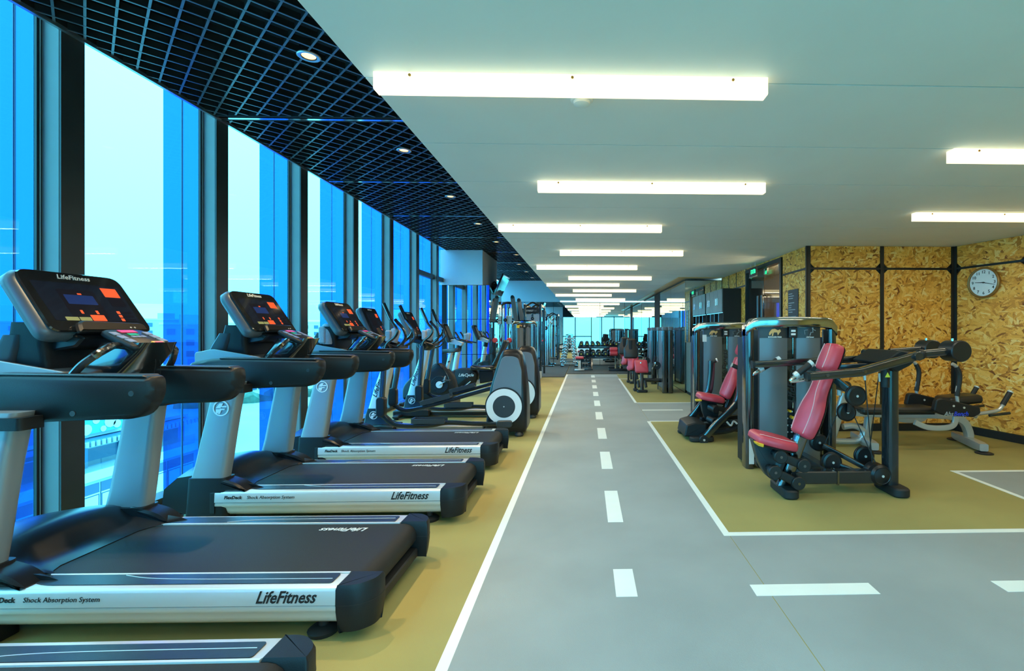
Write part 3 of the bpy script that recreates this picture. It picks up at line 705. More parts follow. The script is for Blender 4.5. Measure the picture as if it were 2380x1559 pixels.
    obj('neck_cheek', MB().rings([[(x, y, z) for x, y in rect(a, b, -w, w, 0.03)] for z, a, b, w in ((1.15, -1.80, -1.66, 0.19), (1.25, -1.74, -1.62, 0.20), (1.34, -1.68, -1.58, 0.21))]), 'charcoal', T)
    shell = rpoly([(-0.272, -0.012), (0.272, -0.012), (0.262, 0.372), (-0.262, 0.372)], [0.06, 0.06, 0.075, 0.075], 6)
    cs = obj('console_shell', MB().plate(o, r, u, shell, -0.085, 0.0, 0.022), 'shell_grey', T, ang=50)
    bez = inset(shell, 0.012)
    obj('bezel', MB().plate(o, r, u, bez, 0.0, 0.012, 0.006), 'gloss_black', cs)
    scr = rect(-0.212, 0.212, 0.062, 0.290, 0.006)
    sc = obj('screen', MB().plate(o, r, u, scr, 0.012, 0.0135), 'screen', cs, smooth=False)
    def ui(nm, x0, x1, y0, y1, m, rad=0.003, lift=0.0): obj(nm, MB().plate(o, r, u, rect(x0, x1, y0*1.06, y1*1.06, rad), 0.0136+lift, 0.0142+lift), m, sc, smooth=False)
    ui('dashboard_picture', -0.125, 0.055, 0.075, 0.235, 'screen_dark', 0.012)
    ui('dashboard_sky', -0.105, 0.038, 0.152, 0.205, 'screen_blue', 0.004, 0.0007)
    for a in ((-0.035, -0.015, 0.208, 0.216), (-0.075, -0.063, 0.098, 0.118), (0.000, 0.013, 0.098, 0.118)): ui('picture_tile', *a, 'ui_orange', 0.001, 0.0008)
    ui('menu_tile', 0.105, 0.190, 0.205, 0.260, 'ui_orange')
    ui('menu_tile', -0.165, -0.105, 0.058, 0.078, 'ui_olive', 0.003, 0.0008); ui('menu_tile', -0.10, -0.045, 0.058, 0.078, 'ui_olive', 0.003, 0.0008)
    ui('menu_tile', -0.04, 0.03, 0.058, 0.092, 'ui_orange', 0.003, 0.0009)
    for k in range(3): ui('menu_tile', 0.112, 0.130, 0.060+0.022*k, 0.076+0.022*k, 'ui_orange', 0.002)
    for k in range(3): ui('menu_line', 0.135, 0.195, 0.062+0.022*k, 0.074+0.022*k, 'screen_dark', 0.002)
    ui('menu_line', 0.110, 0.192, 0.150, 0.196, 'screen_dark', 0.002)
    lettering(cs, 'LifeFitness', 0.038, o+u*0.326+nn*0.0125, r, u, 'print_white', LOGO_SH, 'console_lettering', 0.0004)
    led = rpoly([(-0.17, -0.022), (0.19, -0.022), (0.185, 0.035), (-0.15, 0.045)], [0.01, 0.01, 0.03, 0.03])
    rk = obj('reading_rack', MB().plate(o+nn*0.013, r, u, led, 0.0, 0.035, 0.01), 'black_plastic', T)
    lettering(rk, 'o  o', 0.02, o+u*0.0+nn*0.049+r*0.10, r, u, 'print_white', 0, 'port_marks')
    lw = obj('lower_console', MB().prism(rpoly([(-1.56, 1.25), (-1.39, 1.28), (-1.35, 1.325), (-1.41, 1.352), (-1.56, 1.37)], 0.012), 'y', -0.15, 0.20, 0.01), 'black_plastic', T)
    # control pod and handlebar
    pd = [[(x, y, z) for x, y in rect(a, b, -w, w, 0.03)] for z, a, b, w in ((1.09, -1.48, -1.28, 0.10), (1.17, -1.42, -1.20, 0.115), (1.25, -1.36, -1.13, 0.11), (1.30, -1.33, -1.10, 0.10))]
    obj('control_pod', MB().rings(pd), 'gloss_black', T, ang=50)
    po = Vector((-1.215, 0, 1.318)); pu_ = Vector((-0.86, 0, 0.38)).normalized(); pn = r.cross(pu_)
    cp = obj('control_panel', MB().plate(po, r, pu_, rpoly([(-0.125, -0.10), (0.125, -0.10), (0.11, 0.115), (-0.11, 0.115)], [0.04]*4, 5), -0.03, 0.004, 0.01), 'soft_black', T, ang=50)
    def key(nm, x0, x1, y0, y1, m, h=0.004): obj(nm, MB().plate(po, r, pu_, rect(x0, x1, y0, y1, 0.004), 0.0042, 0.0042+h), m, cp, smooth=False)
    key('stop_button', -0.045, 0.045, 0.062, 0.092, 'red_button'); key('start_button', -0.03, 0.022, 0.03, 0.052, 'green_button')
    for k in (-1, 0, 1): key('preset_button', k*0.026-0.011, k*0.026+0.011, 0.004, 0.022, 'grey_button')
    for s in (-1, 1):
        for k in range(3): key('arrow_button', s*0.088-0.018, s*0.088+0.018, -0.05+0.042*k, -0.014+0.042*k, 'grey_button')
    key('safety_key', -0.032, 0.032, -0.105, -0.078, 'yellow', 0.018); obj('key_slot', MB().plate(po, r, pu_, rect(-0.022, 0.022, -0.098, -0.086, 0.003), 0.0223, 0.0235), 'red_button', cp, smooth=False)
    obj('key_cord', MB().tube([(-1.17, 0.01, 1.27), (-1.165, 0.03, 1.20), (-1.19, 0.05, 1.13), (-1.18, 0.07, 1.12), (-1.17, 0.06, 1.2), (-1.175, 0.02, 1.27)], 0.0016, 5), 'rubber_black', T)
    for s in (-1, 1):
        hp = [(-1.22, s*0.10, 1.285), (-1.215, s*0.155, 1.285), (-1.22, s*0.205, 1.255), (-1.26, s*0.245, 1.20), (-1.30, s*0.258, 1.14)]
        hb = obj('handlebar', MB().tube(hp, 0.017, 10), 'frame_black', T)
        obj('pulse_grip', MB().tube([(-1.215, s*0.150, 1.287), (-1.22, s*0.205, 1.256), (-1.232, s*0.222, 1.237)], 0.0185, 10), 'dark_chrome', hb)
    # rail lettering on both sides
    for s in (-1, 1):
        rr = Xv*(-s)
        q = lettering(T, 'FlexDeck', 0.031, (-1.479 if s < 0 else -0.95, s*0.4235, 0.205), rr, Zv, 'print_black', 0.2, 'rail_lettering', 0.0009, 'LEFT')
        lettering(T, 'Shock Absorption System', 0.031, ((-1.325) if s < 0 else -1.105, s*0.4235, 0.205), rr, Zv, 'print_black', 0.2, 'rail_lettering', 0.0, 'LEFT')
        lettering(T, 'LifeFitness', 0.074, (-0.215 if s < 0 else -0.26, s*0.4235, 0.205), rr, Zv, 'print_black', 0.45, 'rail_lettering', 0.0014, 'CENTER', 0.82)
    return T
TY = [1.265, 2.56, 3.855, 5.15]
tread = build_treadmill('silver and black treadmill nearest the camera, only its rear deck in view', (-1.10, 1.385, 0), 0)
children_index()
copy_tree(tread, label='silver and black treadmill at the left edge, console against the grey post', loc=(-1.08, TY[1], 0), rz=math.radians(-0.7))
copy_tree(tread, label='silver and black treadmill in the middle of the row, blue picture on its screen', loc=(-1.02, TY[2], 0), rz=0)
copy_tree(tread, label='silver and black treadmill farthest along the row, next to the ellipticals', loc=(-1.02, TY[3], 0), rz=0)
# ================================================================== ELLIPTICALS
def console_unit(T, o, u, w, h, m_shell='shell_grey', scr_m='screen', tiles=True, name='console'):
    """tilted display facing +x: o bottom centre, u up direction"""
    r = Vector((0, 1, 0)); u = Vector(u).normalized(); nn = r.cross(u)
    sh = rpoly([(-w/2, 0), (w/2, 0), (w/2*0.93, h), (-w/2*0.93, h)], 0.05, 5)
    c = obj(name, MB().plate(o, r, u, sh, -0.085, 0.0, 0.02), m_shell, T, ang=50)
    obj('bezel', MB().plate(o, r, u, inset(sh, 0.012), 0.0, 0.008, 0.004), 'gloss_black', c)
    s = obj('screen', MB().plate(o, r, u, rect(-w*0.37, w*0.37, h*0.2, h*0.82, 0.005), 0.008, 0.0095), scr_m, c, smooth=False)
    if tiles:
        for x0, x1, y0, y1, m in ((0.20, 0.34, 0.66, 0.78, 'ui_orange'), (-0.1, 0.02, 0.22, 0.30, 'ui_orange'), (0.2, 0.25, 0.24, 0.29, 'ui_orange'), (0.2, 0.25, 0.32, 0.37, 'ui_orange'), (-0.2, 0.10, 0.36, 0.66, 'screen_dark')):
            obj('menu_tile', MB().plate(o, r, u, rect(x0*w, x1*w, y0*h, y1*h), 0.0096, 0.0104), m, s, smooth=False)
        lettering(c, 'LifeFitness', 0.028, Vector(o)+u*(h*0.905)+nn*0.0082, r, u, 'print_white', LOGO_SH, 'console_lettering')
    return c
def build_elliptical(label, loc):
    T = thing('elliptical_trainer', label, 'elliptical', loc, 0, 'ellipticals facing the windows')
    X, Y, Z = Vector((1, 0, 0)), Vector((0, 1, 0)), Vector((0, 0, 1))
    # rear drive housing
    sec = ((0.06, -0.25, 0.25, 0.19, 0.05), (0.12, -0.255, 0.275, 0.215, 0.06), (0.40, -0.235, 0.275, 0.215, 0.06), (0.62, -0.20, 0.262, 0.20, 0.06), (0.90, -0.125, 0.232, 0.160, 0.06), (1.03, -0.085, 0.205, 0.135, 0.055), (1.09, -0.055, 0.17, 0.11, 0.05), (1.115, -0.01, 0.12, 0.07, 0.03))
    hs = obj('drive_housing', MB().rings([[(x, y, z) for x, y in rect(a, b, -w, w, r)] for z, a, b, w, r in sec]), 'hood_black', T, ang=50)
    for s in (-1, 1):
        o = Vector((0, s*0.214, 0.45)); u = Vector((0.03, -s*0.085, 0.60)).normalized()
        r = X*(-s); pts = [(-0.19, -0.02), (0.21, -0.02), (0.185, 0.40), (0.13, 0.56), (0.06, 0.585), (-0.05, 0.585), (-0.085, 0.55), (-0.16, 0.25)]
        if s > 0: pts = [(-x, y) for x, y in pts]
        pts = [(x if s < 0 else x, y) for x, y in pts]
        obj('housing_panel', MB().plate(o+Vector((0, s*0.004, 0)), r, u, rpoly(pts, 0.03), -0.012, 0.008, 0.004), 'shroud_grey', T)
        obj('disc_collar', MB().cyl((-0.01, s*0.19, 0.393), (-0.01, s*0.228, 0.393), 0.243, n=40), 'hood_black', T)
        obj('white_ring', MB().annulus((-0.01, s*0.2285, 0.393), (0, s, 0), 0.226, 0.142, 0.012, 40), 'print_white', T)
        dk = obj('drive_disc', MB().cyl((-0.01, s*0.2285, 0.393), (-0.01, s*0.243, 0.393), 0.1415, n=40, bev=0.004), 'charcoal', T)
        obj('disc_screw', MB().cyl((-0.01, s*0.2432, 0.393), (-0.01, s*0.246, 0.393), 0.008, n=8), 'silver', dk)
        obj('vent_slot', MB().box(-0.20, 0.15, min(s*0.2155, s*0.219), max(s*0.2155, s*0.219), 0.125, 0.133), 'rubber_black', T, smooth=False)
        obj('rear_foot', MB().lathe((0.17, s*0.15, 0), (0, 0, 1), [(0.05, 0.001), (0.06, 0.02), (0.045, 0.05), (0.03, 0.065)], 16), 'charcoal', T)
    # base
    obj('base_beam', MB().box(-1.75, -0.22, -0.085, 0.085, 0.03, 0.085, 0.015), 'black_plastic', T)
    obj('base_cover', MB().box(-1.42, -0.30, -0.11, 0.11, 0.086, 0.128, 0.012), 'silver_paint', T)
    obj('front_base', MB().prism(rpoly([(-1.98, 0.03), (-1.42, 0.03), (-1.42, 0.135), (-1.60, 0.15), (-1.98, 0.12)], 0.02), 'y', -0.16, 0.16, 0.015), 'hood_black', T)
    obj('front_stabiliser', MB().box(-1.93, -1.83, -0.31, 0.31, 0.022, 0.07, 0.02), 'black_plastic', T)
    for s in (-1, 1): obj('levelling_foot', MB().lathe((-1.88, s*0.27, 0), (0, 0, 1), [(0.035, 0.001), (0.035, 0.016), (0.012, 0.02), (0.012, 0.03)], 12), 'rubber_black', T)
    # boot and sloping neck
    bt = obj('neck_boot', MB().rings([[(x, y, z) for x, y in rect(a, b, -w, w, 0.03)] for z, a, b, w in ((0.13, -1.86, -1.42, 0.10), (0.18, -1.84, -1.53, 0.085), (0.25, -1.83, -1.60, 0.078), (0.35, -1.805, -1.59, 0.072))]), 'hood_black', T, ang=50)
    badge(bt, (-1.715, -0.0785, 0.265), X, Z, 0.052)
    nk = obj('neck', MB().rings([[(x, y, z) for x, y in rect(a, b, -w, w, 0.035)] for z, a, b, w in ((0.345, -1.795, -1.60, 0.068), (0.6, -1.725, -1.56, 0.064), (0.85, -1.64, -1.50, 0.058), (1.10, -1.57, -1.45, 0.05))]), 'silver', T, ang=50)
    d = Vector((0.24, 0, 0.75)).normalized()
    lettering(nk, 'LifeFitness', 0.082, (-1.655, -0.067, 0.66), d, Vector((-d.z, 0, d.x)), 'print_black', LOGO_SH, 'neck_lettering', 0.001)
    obj('pivot_hub', MB().cyl((-1.49, -0.235, 1.13), (-1.49, 0.235, 1.13), 0.055, n=18, bev=0.01), 'hood_black', T)
    obj('pivot_cover', MB().sphere((-1.50, 0, 1.14), (0.12, 0.13, 0.10)), 'hood_black', T)
    # console on its mast
    obj('console_mast', MB().tube([(-1.53, 0, 1.14), (-1.64, 0, 1.24), (-1.73, 0, 1.36)], [0.085, 0.075, 0.07], 10), 'hood_black', T)
    console_unit(T, (-1.64, 0, 1.265), (-0.42, 0, 0.9), 0.46, 0.44)
    obj('bottle_tray', MB().prism(rpoly([(-1.70, 1.18), (-1.36, 1.12), (-1.35, 1.15), (-1.66, 1.25)], 0.01), 'y', -0.17, 0.17, 0.01), 'hood_black', T)
    obj('reading_rack', MB().box(-1.60, -1.545, -0.15, 0.15, 1.27, 1.30, 0.008), 'charcoal', T)
    for s in (-1, 1):
        # fixed hooked handle
        fh = obj('fixed_handle', MB().tube([(-1.44, s*0.12, 1.13), (-1.33, s*0.15, 1.19), (-1.27, s*0.17, 1.28), (-1.31, s*0.18, 1.40), (-1.40, s*0.185, 1.50)], 0.018, 9), 'frame_black', T)
        obj('pulse_grip', MB().tube([(-1.305, s*0.18, 1.385), (-1.40, s*0.185, 1.503)], 0.0205, 9, 0), 'dark_chrome', fh)
        # swinging arm
        yy = s*0.27
        ma = obj('swing_arm', MB().tube([(-1.49, yy, 1.12), (-1.46, yy, 1.20), (-1.37, yy, 1.28), (-1.34, yy, 1.37), (-1.41, yy, 1.48), (-1.49, yy, 1.66), (-1.51, yy, 1.70)], 0.019, 9), 'frame_black', T)
        obj('arm_grip', MB().tube([(-1.42, yy, 1.50), (-1.51, yy, 1.702)], 0.0235, 10, 0), 'dark_chrome', ma)
        z0 = 0.42 if s < 0 else 0.47
        obj('swing_link', MB().bar((-1.49, yy, 1.13), (-1.535 if s < 0 else -1.60, yy, z0), 0.045, 0.065, (1, 0, 0), 0.012), 'gloss_black', T)
        xk = -1.535 if s < 0 else -1.60
        obj('knuckle', MB().prism(rpoly(rect(xk-0.055, xk+0.055, z0-0.14, z0+0.11), 0.05, 5), 'y', yy-0.045, yy+0.045, 0.01), 'hood_black', T)
        if s < 0: pp = [(-1.53, yy, 0.31), (-1.42, yy, 0.205), (-1.28, yy, 0.165), (-0.95, yy, 0.165), (-0.70, yy, 0.20), (-0.40, yy, 0.185), (-0.03, yy, 0.18)]; pc, pu = (-0.93, 0.172), 0.0
        else: pp = [(-1.60, yy, 0.36), (-1.50, yy, 0.29), (-1.36, yy, 0.275), (-1.05, yy, 0.345), (-0.75, yy, 0.43), (-0.40, yy, 0.53), (-0.06, yy, 0.62)]; pc, pu = (-1.00, 0.365), 0.26
        pb = obj('pedal_arm', MB().tube(pp, 0.026, 8, 6, sq=1.0), 'frame_black', T)
        o = Vector((pc[0], yy, pc[1]+0.028)); ux = Vector((math.cos(pu), 0, math.sin(pu))); uz = Vector((-math.sin(pu), 0, math.cos(pu)))
        pd = obj('pedal', MB().plate(o, ux, Y, rpoly([(-0.20, -0.075), (0.20, -0.075), (0.20, 0.075), (-0.20, 0.075)], 0.05, 4), 0.0, 0.02, 0.005), 'charcoal', pb)
        rim = MB()
        for q in ([(-0.20, -0.078), (0.20, -0.078), (0.20, -0.062), (-0.20, -0.062)], [(-0.20, 0.062), (0.20, 0.062), (0.20, 0.078), (-0.20, 0.078)], [(-0.215, -0.07), (-0.195, -0.07), (-0.195, 0.07), (-0.215, 0.07)]):
            rim.plate(o, ux, Y, rpoly(q, 0.006), 0.0, 0.06)
        obj('pedal_rim', rim, 'charcoal', pd)
        obj('crank_end', MB().prism(rpoly(rect(-0.10, 0.10, pp[-1][2]-0.045, pp[-1][2]+0.045) if s < 0 else rect(-0.12, 0.04, 0.57, 0.66), 0.04, 4), 'y', s*0.246, s*0.305, 0.01), 'charcoal', T)
    return T
EY = (6.445, 7.74)
ell = build_elliptical('elliptical trainer next to the last treadmill, white ring on its rear disc', (-1.03, EY[0], 0))
children_index()
copy_tree(ell, label='elliptical trainer behind the first one, beside the upright bike', loc=(-1.00, EY[1], 0))

def towel_roll(label, c, h=0.17, tilt=(0, 0), w=0.10, m='towel', z0=0.0):
    T = thing('rolled_towel', label, 'towel', c, 0, 'grey towels on the machines')
    a = MB()
    for k, (dx, rr) in enumerate(((0.0, w/2), (0.0, w/2*0.78))):
        a.lathe((0, 0, 0), (tilt[0], tilt[1], 1), [(rr*0.9, z0+0.0), (rr, z0+0.012), (rr*1.02, z0+h*0.5), (rr, z0+h-0.012+0.006*k), (rr*0.86, z0+h+0.006*k)], 18)
    obj('roll', a, m, T)
    obj('loose_fold', MB().box(-0.07, 0.0, -w*0.62, w*0.1, z0+0.005, z0+h*0.9, 0.02), m, T)
    return T
towel_roll('grey rolled towel standing in the cup well of the farthest treadmill', (-2.60, 4.99, 1.2225), 0.20, (0, 0), 0.11)
towel_roll('grey folded towel on the console tray of the first elliptical', (-2.50, 6.36, 1.2105), 0.17, (0.25, 0.1), 0.12)
towel_roll('grey folded towel on the console tray of the second elliptical', (-2.47, 7.655, 1.2105), 0.17, (0.25, 0.1), 0.12)

# ================================================================== BIKES
def build_upright(label, loc):
    T = thing('upright_bike', label, 'exercise bike', loc, 0)
    X, Y, Z = Vector((1, 0, 0)), Vector((0, 1, 0)), Vector((0, 0, 1))
    body = rpoly([(-0.62, 0.10), (0.30, 0.10), (0.36, 0.24), (0.30, 0.52), (0.10, 0.74), (-0.02, 0.77), (-0.14, 0.66), (-0.42, 0.56), (-0.62, 0.34)], [0.06, 0.05, 0.1, 0.1, 0.05, 0.05, 0.12, 0.12, 0.1], 5)
    b = obj('body_shroud', MB().prism(body, 'y', -0.11, 0.11, 0.03), 'soft_black', T, ang=50)
    badge(b, (-0.36, -0.1105, 0.28), X, Z, 0.055)
    obj('body_ridge', MB().tube([(0.02, -0.112, 0.76), (0.18, -0.112, 0.58), (0.24, -0.112, 0.42)], 0.012, 8), 'gloss_black', b)
    for s in (-1, 1):
        cv = obj('crank_cover', MB().cyl((0.06, s*0.11, 0.375), (0.06, s*0.125, 0.375), 0.16, n=32, bev=0.006), 'soft_black', T)
        fin = MB()
        for k in range(28):
            a = 2*PI*k/28; ca, sa = math.cos(a), math.sin(a)
            fin.bar((0.06+ca*0.09, s*0.126, 0.375+sa*0.09), (0.06+ca*0.15, s*0.126, 0.375+sa*0.15), 0.004, 0.004, (0, 1, 0))
        obj('cover_ribs', fin, 'charcoal', cv)
        obj('crank_hub', MB().cyl((0.06, s*0.1255, 0.375), (0.06, s*0.145, 0.375), 0.062, n=24, bev=0.004), 'print_white', T)
        e = Vector((0.15*(-s), 0, 0.085*(-s)))
        c0 = Vector((0.06, s*0.15, 0.375)); c1 = c0+e
        ca = obj('crank_arm', MB().bar(c0, c1, 0.016, 0.036, (0, 1, 0), 0.006), 'silver', T)
        pd = obj('pedal', MB().box(c1.x-0.07, c1.x+0.07, min(s*0.165, s*0.26), max(s*0.165, s*0.26), c1.z-0.015, c1.z+0.015, 0.012), 'charcoal', ca)
        obj('pedal_strap', MB().tube([(c1.x-0.03, s*0.17, c1.z+0.01), (c1.x-0.02, s*0.20, c1.z+0.07), (c1.x-0.02, s*0.24, c1.z+0.06), (c1.x-0.03, s*0.262, c1.z)], 0.012, 6), 'grey_button', pd)
    obj('seat_post', MB().cyl((0.16, 0, 0.66), (0.24, 0, 0.97), 0.034, n=14), 'silver', T)
    obj('saddle', MB().rings([[(x, y*w, z+dz) for y, dz in ((-1, -0.03), (-0.9, 0.01), (-0.4, 0.03), (0.4, 0.03), (0.9, 0.01), (1, -0.03), (0.6, -0.05), (-0.6, -0.05))] for x, w, z in ((0.08, 0.035, 0.985), (0.14, 0.05, 0.99), (0.24, 0.10, 1.0), (0.33, 0.135, 1.01), (0.38, 0.12, 1.015))]), 'black_vinyl', T, ang=60)
    obj('seat_lever', MB().tube([(0.19, -0.03, 0.78), (0.21, -0.09, 0.79), (0.24, -0.12, 0.80)], 0.012, 7), 'rubber_black', T)
    obj('console_post', MB().tube([(-0.22, 0, 0.62), (-0.26, 0, 0.85), (-0.28, 0, 1.08)], [0.05, 0.045, 0.045], 12), 'silver', T)
    console_unit(T, (-0.24, 0, 1.06), (-0.42, 0, 0.9), 0.30, 0.34, 'charcoal', 'grey_button', False)
    for s in (-1, 1): obj('handlebar', MB().tube([(-0.24, s*0.03, 1.03), (-0.16, s*0.16, 1.03), (-0.05, s*0.23, 1.06), (0.03, s*0.22, 1.13)], 0.016, 8), 'frame_black', T)
    for x, w in ((-0.58, 0.26), (0.30, 0.24)): obj('stabiliser', MB().box(x-0.05, x+0.05, -w, w, 0.002, 0.075, 0.025), 'charcoal', T)
    obj('base_beam', MB().box(-0.56, 0.28, -0.05, 0.05, 0.04, 0.11), 'charcoal', T)
    return T
build_upright('dark upright exercise bike with a white crank hub beside the second elliptical', (-2.72, 9.04, 0))
def build_recumbent(label, loc):
    T = thing('recumbent_bike', label, 'exercise bike', loc, 0)
    X, Y, Z = Vector((1, 0, 0)), Vector((0, 1, 0)), Vector((0, 0, 1))
    body = rpoly([(-0.22, 0.08), (0.22, 0.08), (0.34, 0.30), (0.36, 0.48), (0.22, 0.57), (-0.05, 0.57), (-0.22, 0.50)], [0.04, 0.1, 0.1, 0.08, 0.1, 0.08, 0.04], 5)
    b = obj('body_shroud', MB().prism(body, 'y', -0.12, 0.12, 0.03), 'soft_black', T, ang=50)
    obj('front_shroud', MB().prism(rpoly([(-0.26, 0.08), (-0.10, 0.08), (-0.10, 0.55), (-0.26, 0.50)], 0.03), 'y', -0.13, 0.13, 0.02), 'charcoal', T)
    lettering(b, 'LifeCycle', 0.085, (0.12, -0.1205, 0.43), X, Z, 'print_white', LOGO_SH, 'body_lettering', 0.001)
    lettering(b, '95R', 0.04, (0.24, -0.1205, 0.36), X, Z, 'red_button', LOGO_SH, 'body_lettering', 0.001) if False else None
    obj('column', MB().tube([(-0.14, 0, 0.50), (-0.10, 0, 0.78), (-0.06, 0, 0.95)], [0.062, 0.055, 0.052], 14), 'silver', T)
    obj('column_collar', MB().tube([(-0.07, 0, 0.93), (-0.045, 0, 1.08)], [0.062, 0.058], 14, 0), 'hood_black', T)
    obj('console_bracket', MB().prism(rpoly([(-0.26, 1.10), (0.0, 1.03), (0.05, 1.10), (-0.10, 1.17), (-0.26, 1.18)], 0.02), 'y', -0.06, 0.06, 0.01), 'silver', T)
    console_unit(T, (-0.19, 0, 1.13), (-0.38, 0, 0.92), 0.34, 0.42, 'charcoal', 'charcoal', False)
    for s in (-1, 1):
        obj('handlebar', MB().tube([(-0.12, s*0.08, 1.22), (-0.06, s*0.14, 1.17), (0.10, s*0.20, 1.13), (0.27, s*0.19, 1.10)], 0.016, 8), 'frame_black', T)
        obj('fixed_handle', MB().tube([(0.02, s*0.20, 1.15), (-0.02, s*0.205, 1.24), (-0.08, s*0.205, 1.33)], 0.02, 8), 'rubber_black', T)
    obj('heart_button', MB().cyl((0.14, -0.12, 1.14), (0.14, -0.12, 1.20), 0.016, n=10), 'red_button', T)
    rl = obj('seat_rail', MB().bar((0.10, 0, 0.235), (0.98, 0, 0.40), 0.11, 0.10, (0, 0, 1), 0.02), 'silver', T)
    obj('seat_carriage', MB().prism(rpoly([(0.40, 0.25), (0.68, 0.30), (0.68, 0.52), (0.38, 0.52)], 0.02), 'y', -0.09, 0.09, 0.015), 'hood_black', T)
    obj('seat_pad', MB().prism(rpoly([(0.22, 0.53), (0.70, 0.55), (0.74, 0.62), (0.60, 0.62), (0.34, 0.60), (0.22, 0.63)], 0.025), 'y', -0.20, 0.20, 0.02), 'black_vinyl', T)
    obj('backrest', MB().prism(rpoly([(0.66, 0.64), (0.74, 0.60), (0.98, 1.12), (0.95, 1.17), (0.88, 1.15), (0.80, 0.92)], 0.025), 'y', -0.19, 0.19, 0.03), 'black_vinyl', T)
    for s in (-1, 1): obj('seat_handle', MB().tube([(0.66, s*0.16, 0.56), (0.60, s*0.24, 0.58), (0.42, s*0.26, 0.60), (0.28, s*0.25, 0.63)], 0.014, 8), 'chrome', T)
    obj('rear_leg', MB().box(0.88, 0.96, -0.26, 0.26, 0.002, 0.07, 0.02), 'charcoal', T)
    obj('rear_post', MB().box(0.89, 0.95, -0.05, 0.05, 0.06, 0.37, 0.01), 'silver', T)
    obj('front_stabiliser', MB().box(-0.20, -0.10, -0.26, 0.26, 0.002, 0.085, 0.02), 'charcoal', T)
    for s in (-1, 1):
        c = obj('crank_arm', MB().bar((0.22, s*0.13, 0.30), (0.22+s*0.12, s*0.14, 0.30+s*0.10), 0.016, 0.034, (0, 1, 0), 0.005), 'silver', T)
        obj('pedal', MB().box(0.16+s*0.12, 0.28+s*0.12, min(s*0.15, s*0.25), max(s*0.15, s*0.25), 0.285+s*0.10, 0.315+s*0.10, 0.01), 'charcoal', c)
    return T
build_recumbent('recumbent exercise bike with silver seat rail and black backrest before the mirrored column', (-2.62, 10.33, 0))
towel_roll('grey rolled towel on the handlebar of the recumbent bike', (-2.47, 10.23, 1.1605), 0.15, (0.2, 0.05), 0.10)
# ================================================================== WEIGHT MACHINES ON THE RIGHT
def wobj(name, mb, m, T, parent=None, **kw):
    """mesh given in world coordinates, stored relative to its unrotated thing T"""
    lx, ly, lz = T.location
    mb.v = [(x-lx, y-ly, z-lz) for x, y, z in mb.v]
    return obj(name, mb, m, parent or T, **kw)
def wlet(T, parent, s, size, o, *a, **kw): return lettering(parent, s, size, Vector(o)-Vector(T.location), *a, **kw)
VX, VY, VZ = Vector((1, 0, 0)), Vector((0, 1, 0)), Vector((0, 0, 1))
def pad(T, name, o, u, poly, th, m='red_vinyl', r=(0, -1, 0), back=True, stitch=None):
    """upholstered pad: polygon in plane (o, r, u), domed face"""
    o, r, u = Vector(o), Vector(r).normalized(), Vector(u).normalized(); nn = r.cross(u)
    q = rpoly(poly, 0.05, 5)
    g = lambda pts, t: [o+r*x+u*y+nn*t for x, y in pts]
    p = wobj(name, MB().rings([g(inset(q, 0.012), 0.0), g(q, 0.012), g(q, th*0.55), g(inset(q, 0.010), th*0.85), g(inset(q, 0.035), th)]), m, T, ang=60)
    if back: wobj('pad_board', MB().rings([g(inset(q, 0.014), -0.014), g(inset(q, 0.006), -0.001)]), 'soft_black', T, p)
    if stitch:
        for line in stitch:
            wobj('stitching', MB().tube([o+r*x+u*y+nn*(th+0.0006) for x, y in line], 0.0016, 5, 4), 'stitch', T, p)
    return p
